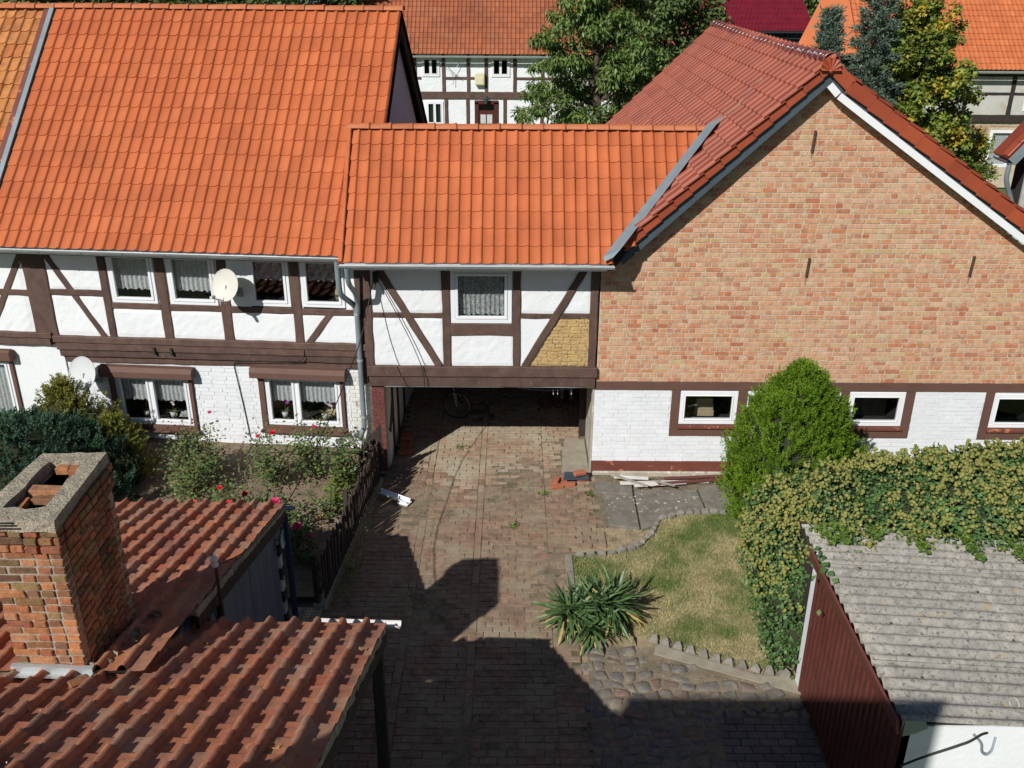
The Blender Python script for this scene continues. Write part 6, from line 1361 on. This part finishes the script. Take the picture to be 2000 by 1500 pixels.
# outbuilding at the right edge
OB = empty('outbuilding', (10.25, 20, 0), 0, 'pale board-clad outbuilding with dark red roof edge at the right edge', 'outbuilding')
for i in range(26): MB().box(.55 + i * .105, .55 + i * .105 + .094, .0, .05, 0, 5.6 + i * .08).build('wall_board', 'board_grey', OB)
MB().box(.55, 3.3, .055, .5, 0, 5.4).build('wall_core', 'room_dark', OB)
sl2 = R(52)
M = Matrix.Translation((-.05, -.35, 5.36)) @ Matrix.Rotation(-sl2, 4, 'Y'); rf = MB().box(0, 4, 0, .62, 0, .08, M).build('roof', 'tile_maroon', OB); MB().box(0, 4, -.04, .0, -.16, .02, M).build('barge_board', 'zinc', rf); MB().box(.1, 4, .0, .36, -.06, -.01, M).build('soffit', 'slate_metal', rf)
for i in range(11): MB().box(.02 + i * .34, .02 + i * .34 + .36, -.06, .2, .08, .12, M @ Matrix.Translation((0, 0, .0)) @ Matrix.Rotation(R(0), 4, 'Y')).build('verge_tile', 'verge_red', rf, bevel=.02)
gutter(OB, (-.02, -.35, 5.34), (-.02, .27, 5.34), r=.07, m='zinc', brackets=False)
shade_auto(MB().tube(fillet([(-.0, -.3, 5.27), (.0, -.28, 4.95), (.42, -.12, 4.2), (.42, -.08, 3.6), (.42, -.08, 0)], .14), .05, 12).build('downpipe', 'zinc', OB))
tag(grass_blades('meadow', 9000, lambda x, y: True, (8, 20, 30, 44), lambda x, y: -.05, .15, .45, 'hosta_leaf', wd=.03), 'grass behind the outbuilding', 'grass')

# ================================================================== SMALL THINGS BEHIND WINDOWS AND IN THE PASSAGE
def lw(u, y, z): return LO + Matrix.Rotation(-TH, 3, 'Z') @ Vector((u, y, z))
def orchid(label, u, z0, m, h=.42, lean=.12):
    E_ = empty('orchid', lw(u, .24, z0), -TH, label, 'orchid', 'orchids on the lower window sills')
    MB().lathe([(0, 0), (.045, 0), (.062, .12), (.055, .12), (.05, .1), (0, .1)], 12).build('pot', 'pot_white', E_, smooth=True)
    MB().tube([(0, 0, .1), (.01, 0, h * .6), (lean * .5, -.01, h), (lean, -.02, h * .93)], .005, 5).build('stem', 'stem', E_)
    P = np.array([[0, 0, .11]] * 5); a = np.arange(5) * 1.26; add('leaves', leaves_mesh('leaves', P, np.stack([np.cos(a), np.sin(a) * .5, np.full(5, .35)], -1), 'rose_leaf', .14, .05, .3, np.tile([0, 0, 1.], (5, 1))), E_)
    for k in range(6):
        f = MB(); c = Vector((lean * (.35 + .12 * k), -.03 - .01 * (k % 2), h * (1.0 - .035 * k)))
        for q_ in range(5):
            a = q_ * 1.2566 + k; o_ = Vector((math.cos(a), -.25, math.sin(a))); t_ = Vector((-math.sin(a), 0, math.cos(a)))
            f.mesh([c, c + o_ * .018 + t_ * .012, c + o_ * .034, c + o_ * .018 - t_ * .012], [(0, 1, 2, 3)])
        f.build('flower', m, E_)
mat('orchid_purple', [(.50, .04, .42), (.58, .06, .48)], .5); mat('orchid_pale', [(.75, .60, .68), (.80, .72, .76)], .5)
orchid('purple orchid in the left sash of the left lower window', -4.55, .86, 'orchid_purple'); orchid('pale orchid in the right sash of the left lower window', -4.02, .86, 'orchid_pale', .36, .05)
orchid('purple orchid in the left sash of the right lower window', -1.78, .96, 'orchid_purple', .4, .08); orchid('pale orchid in the right sash of the right lower window', -1.0, .96, 'orchid_pale', .36, .16)
ps = empty('sill_ornament', lw(-3.78, .26, .86), -TH, 'pale folded cloth ornament on the sill of the left lower window', 'ornament')
MB().mesh([(-.14, 0, .0), (.14, 0, 0), (.16, .08, 0), (-.12, .08, 0), (-.1, .02, .10), (.0, .03, .13), (.12, .04, .06), (.02, .07, .05)], [(0, 1, 6, 5, 4), (1, 2, 6), (2, 3, 7, 6), (3, 0, 4, 7), (4, 5, 7), (5, 6, 7)]).build('cloth', 'curtain_lace', ps)
mat('cream_fabric', [(.52, .42, .28)], .9, (10, .15))
so_ = empty('cushion', lw(-.85, .62, .95), -TH, 'beige cushion seen through the right lower window', 'cushion'); MB().lathe([(0, -.12), (.2, -.1), (.24, 0), (.2, .1), (0, .12)], 14, Matrix.Rotation(R(70), 4, 'X')).build('cover', 'cream_fabric', so_, smooth=True); MB().tube([(-.2, 0, -.1), (.2, 0, -.1)], .02, 6).build('piping', 'cream_fabric', so_)
vz = empty('vase', lw(-.55, .22, 3.38), -TH, 'patterned vase behind the rightmost upper window', 'vase'); MB().lathe([(0, 0), (.05, 0), (.075, .1), (.06, .2), (.04, .24), (.05, .27), (.04, .27), (0, .2)], 14).build('body', 'cream_fabric', vz, smooth=True); MB().lathe([(.077, .09), (.079, .11), (.077, .13)], 14).build('band', 'stem', vz)
# basement windows of the brick house
bx1 = empty('storage_box', (3.72, 16.62, .98), 0, 'stack of pale blocks behind the left small window', 'box')
for k in range(3): MB().box(-.2 + .02 * k, .2 - .02 * k, -.1, .12, k * .13, k * .13 + .125).build('block', 'cream_fabric', bx1, bevel=.01)
sb_ = empty('shelf_board', (3.68, 16.5, 1.5), 0, 'grey board leaning inside the left small window', 'board'); MB().box(-.5, .5, -.02, .02, 0, .16, Matrix.Rotation(R(-25), 4, 'X')).build('board', 'wood_grey', sb_); MB().tube([(-.3, -.1, -.25), (-.1, -.08, -.2)], .02, 8).build('handle', 'pot_white', sb_)
pb = empty('inner_partition', (6.9, 16.9, .7), 0, 'pale plank partition seen through the middle small window', 'partition')
for k in range(5): MB().box(-.35 + k * .18, -.35 + k * .18 + .17, 0, .02, 0, .62 + .05 * (k % 2)).build('plank', 'wood_grey', pb)
MB().box(-.52, -.44, -.3, -.2, 0, 1.1).build('post', 'cardboard', pb)
# bicycle standing across the passage
BI = empty('bicycle', (-1.18, 18.88, 0), R(-90), 'bicycle parked in the dark passage with its front wheel showing', 'bicycle')
TURN = Matrix.Translation((.48, 0, 0)) @ Matrix.Rotation(R(78), 4, 'Z') @ Matrix.Translation((-.48, 0, 0))
def wheel(x):
    r_ = .30; n = 30; t = MB()
    t.tube([(x + r_ * math.cos(2 * math.pi * k / n), 0, r_ + r_ * math.sin(2 * math.pi * k / n)) for k in range(n + 1)], .017, 8, cap=False); t = t.build('wheel', 'black_rubber', BI, smooth=True)
    MB().tube([(x + .278 * math.cos(2 * math.pi * k / n), 0, r_ + .278 * math.sin(2 * math.pi * k / n)) for k in range(n + 1)], .011, 6, cap=False).build('rim', 'steel', t, smooth=True)
    for k in range(16): a = 2 * math.pi * k / 16; MB().tube([(x + .02 * math.cos(a + .8), .02 * (-1) ** k, r_ + .02 * math.sin(a + .8)), (x + .27 * math.cos(a), 0, r_ + .27 * math.sin(a))], .0018, 4).build('spoke', 'steel', t)
    MB().tube([(x, -.05, r_), (x, .05, r_)], .022, 10).build('hub', 'steel', t)
    if x > 0: t.matrix_basis = TURN
wheel(.48); wheel(-.46)
for a in (((.48, -.05, .3), (.42, -.05, .62)), ((.48, .05, .3), (.42, .05, .62)), ((.42, -.05, .62), (.42, .05, .62)), ((.42, 0, .62), (.37, 0, .92))): MB().tube(a, .012, 8).build('fork', 'steel', BI).matrix_basis = TURN
fr = MB()
for a in (((.40, 0, .75), (0, 0, .32)), ((.38, 0, .84), (-.14, 0, .74)), ((0, 0, .32), (-.18, 0, .86)), ((0, 0, .32), (-.46, .04, .3)), ((0, 0, .32), (-.46, -.04, .3)), ((-.14, 0, .74), (-.46, .04, .3)), ((-.14, 0, .74), (-.46, -.04, .3))): fr.tube(a, .015, 8)
fr.build('frame', 'bike_paint', BI); MB().tube(fillet([(.36, -.26, .95), (.40, -.12, .98), (.38, 0, .93), (.40, .12, .98), (.36, .26, .95)], .06), .012, 8).build('handlebar', 'steel', BI)
MB().mesh([(-.30, -.07, .88), (-.30, .07, .88), (-.05, .02, .89), (-.05, -.02, .89), (-.28, -.05, .92), (-.28, .05, .92), (-.06, .015, .91), (-.06, -.015, .91)], [(0, 1, 2, 3), (4, 7, 6, 5), (0, 3, 7, 4), (1, 5, 6, 2), (0, 4, 5, 1), (2, 6, 7, 3)]).build('saddle', 'black_rubber', BI)
MB().lathe([(.015, -.01), (.085, -.006), (.085, .006), (.015, .01)], 16, Matrix.Translation((0, .03, .32)) @ Matrix.Rotation(R(90), 4, 'X')).build('chainring', 'steel', BI)
for s_ in (1, -1): MB().tube([(0, .05 * s_, .32), (.1 * s_, .06 * s_, .32 - .13 * s_)], .01, 6).build('crank', 'steel', BI); MB().box(.1 * s_ - .04, .1 * s_ + .04, .07 * s_ - .03, .07 * s_ + .03, .31 - .13 * s_, .33 - .13 * s_).build('pedal', 'black_rubber', BI)
# people standing at the back of the passage, cut by the lintel from the viewpoint
def person(label, x, y, rz, trousers, top, H=1.72):
    m = bpy.data.materials.new('clothing'); m.use_nodes = True; N = m.node_tree.nodes; L = m.node_tree.links; b = N['Principled BSDF']; b.inputs['Roughness'].default_value = .85
    tc = N.new('ShaderNodeTexCoord'); sx = N.new('ShaderNodeSeparateXYZ'); L.new(tc.outputs['Object'], sx.inputs[0]); dv = N.new('ShaderNodeMath'); dv.operation = 'DIVIDE'; dv.inputs[1].default_value = H; L.new(sx.outputs[2], dv.inputs[0])
    cr = N.new('ShaderNodeValToRGB'); cr.color_ramp.interpolation = 'CONSTANT'; el = cr.color_ramp.elements; el[0].color = (*trousers, 1); el[1].position = .54; el[1].color = (*top, 1); e = el.new(.845); e.color = (.5, .3, .21, 1); L.new(dv.outputs[0], cr.inputs[0]); L.new(cr.outputs[0], b.inputs['Base Color'])
    E_ = empty('person', (x, y, 0), rz, label, 'person')
    k = H / 1.72
    J = {'pel': (0, 0, .95, .135), 'wai': (0, 0, 1.1, .125), 'che': (0, -.01, 1.3, .145), 'nec': (0, 0, 1.46, .058), 'hd1': (0, -.015, 1.56, .085), 'hd2': (0, -.01, 1.64, .075)}
    E2 = [('pel', 'wai'), ('wai', 'che'), ('che', 'nec'), ('nec', 'hd1'), ('hd1', 'hd2')]
    for s_, nm in ((1, 'l'), (-1, 'r')):
        J.update({nm + 'hip': (.09 * s_, 0, .88, .088), nm + 'kne': (.10 * s_, -.02, .49, .058), nm + 'ank': (.11 * s_, .01, .09, .042), nm + 'sho': (.18 * s_, 0, 1.40, .058), nm + 'elb': (.23 * s_, .02, 1.12, .042), nm + 'wri': (.22 * s_, -.08, .88, .03), nm + 'han': (.215 * s_, -.11, .79, .028)})
        E2 += [('pel', nm + 'hip'), (nm + 'hip', nm + 'kne'), (nm + 'kne', nm + 'ank'), ('che', nm + 'sho'), (nm + 'sho', nm + 'elb'), (nm + 'elb', nm + 'wri'), (nm + 'wri', nm + 'han')]
    bm = bmesh.new(); ly = bm.verts.layers.skin.verify(); vv = {}
    for nm, (a, b_, c, r_) in J.items():
        v = bm.verts.new((a * k, b_ * k, c * k)); v[ly].radius = (r_ * k, r_ * k * (.8 if nm in ('pel', 'wai', 'che') else 1)); v[ly].use_root = nm == 'pel'; vv[nm] = v
    for a, b_ in E2: bm.edges.new((vv[a], vv[b_]))
    me = bpy.data.meshes.new('body'); bm.to_mesh(me); bm.free(); me.materials.append(m); o = add('body', me, E_)
    o.modifiers.new('skin', 'SKIN').use_smooth_shade = True; sd = o.modifiers.new('sub', 'SUBSURF'); sd.levels = 1; sd.render_levels = 2
    MB().lathe([(0, .105), (.06, .095), (.095, .05), (.098, 0), (.085, -.05)], 14, Matrix.Translation((0, .012, 1.625 * k))).build('hair', 'wood_dark', E_, smooth=True)
    for s_ in (1, -1):
        MB().mesh([(-.045, .06, 0), (.045, .06, 0), (.05, -.08, 0), (.03, -.2, 0), (-.03, -.2, 0), (-.05, -.08, 0), (-.04, .05, .09), (.04, .05, .09), (.045, -.06, .075), (.025, -.185, .04), (-.025, -.185, .04), (-.045, -.06, .075)], [(5, 4, 3, 2, 1, 0), (6, 7, 8, 11), (11, 8, 9, 10), (0, 1, 7, 6), (1, 2, 8, 7), (2, 3, 9, 8), (3, 4, 10, 9), (4, 5, 11, 10), (5, 0, 6, 11)], Matrix.Translation((.11 * s_ * k, .03, 0)) @ Matrix.Rotation(.15 * s_, 4, 'Z')).build('shoe', 'shoe', E_)
        for q_ in range(4): MB().tube([(.215 * s_ * k + .0, (-.135 + .02 * q_) * k, .785 * k), (.212 * s_ * k, (-.145 + .02 * q_) * k, .735 * k), (.205 * s_ * k, (-.14 + .02 * q_) * k, (.70 + .006 * abs(q_ - 1)) * k)], [.0095, .009, .007], 6).build('finger', 'skin', E_, smooth=True)
        MB().tube([(.21 * s_ * k, -.14 * k, .82 * k), (.20 * s_ * k, -.165 * k, .78 * k), (.197 * s_ * k, -.165 * k, .745 * k)], [.01, .0095, .007], 6).build('thumb', 'skin', E_, smooth=True)
    for s_ in (1, -1): MB().lathe([(0, .008), (.009, .004), (.011, 0)], 8, Matrix.Translation((.032 * s_ * k, -.098 * k, 1.605 * k)) @ Matrix.Rotation(R(90), 4, 'X')).build('eye', 'black_rubber', E_)
    MB().mesh([(0, -.125, 1.56), (-.014, -.098, 1.558), (.014, -.098, 1.558), (0, -.098, 1.60)], [(0, 2, 1), (0, 1, 3), (0, 3, 2)], Matrix.Scale(k, 4)).build('nose', 'skin', E_); MB().box(-.02, .02, -.099, -.09, 1.527, 1.535, Matrix.Scale(k, 4)).build('mouth', 'rose_red', E_)
mat('shoe', [(.20, .10, .08)], .6)
person('person in dark trousers and brown shoes standing inside the passage', .78, 19.0, .2, (.03, .03, .035), (.09, .10, .14))
person('person in greyish trousers half hidden behind the right passage post', 1.22, 19.15, -.3, (.22, .21, .20), (.12, .05, .05), 1.66)
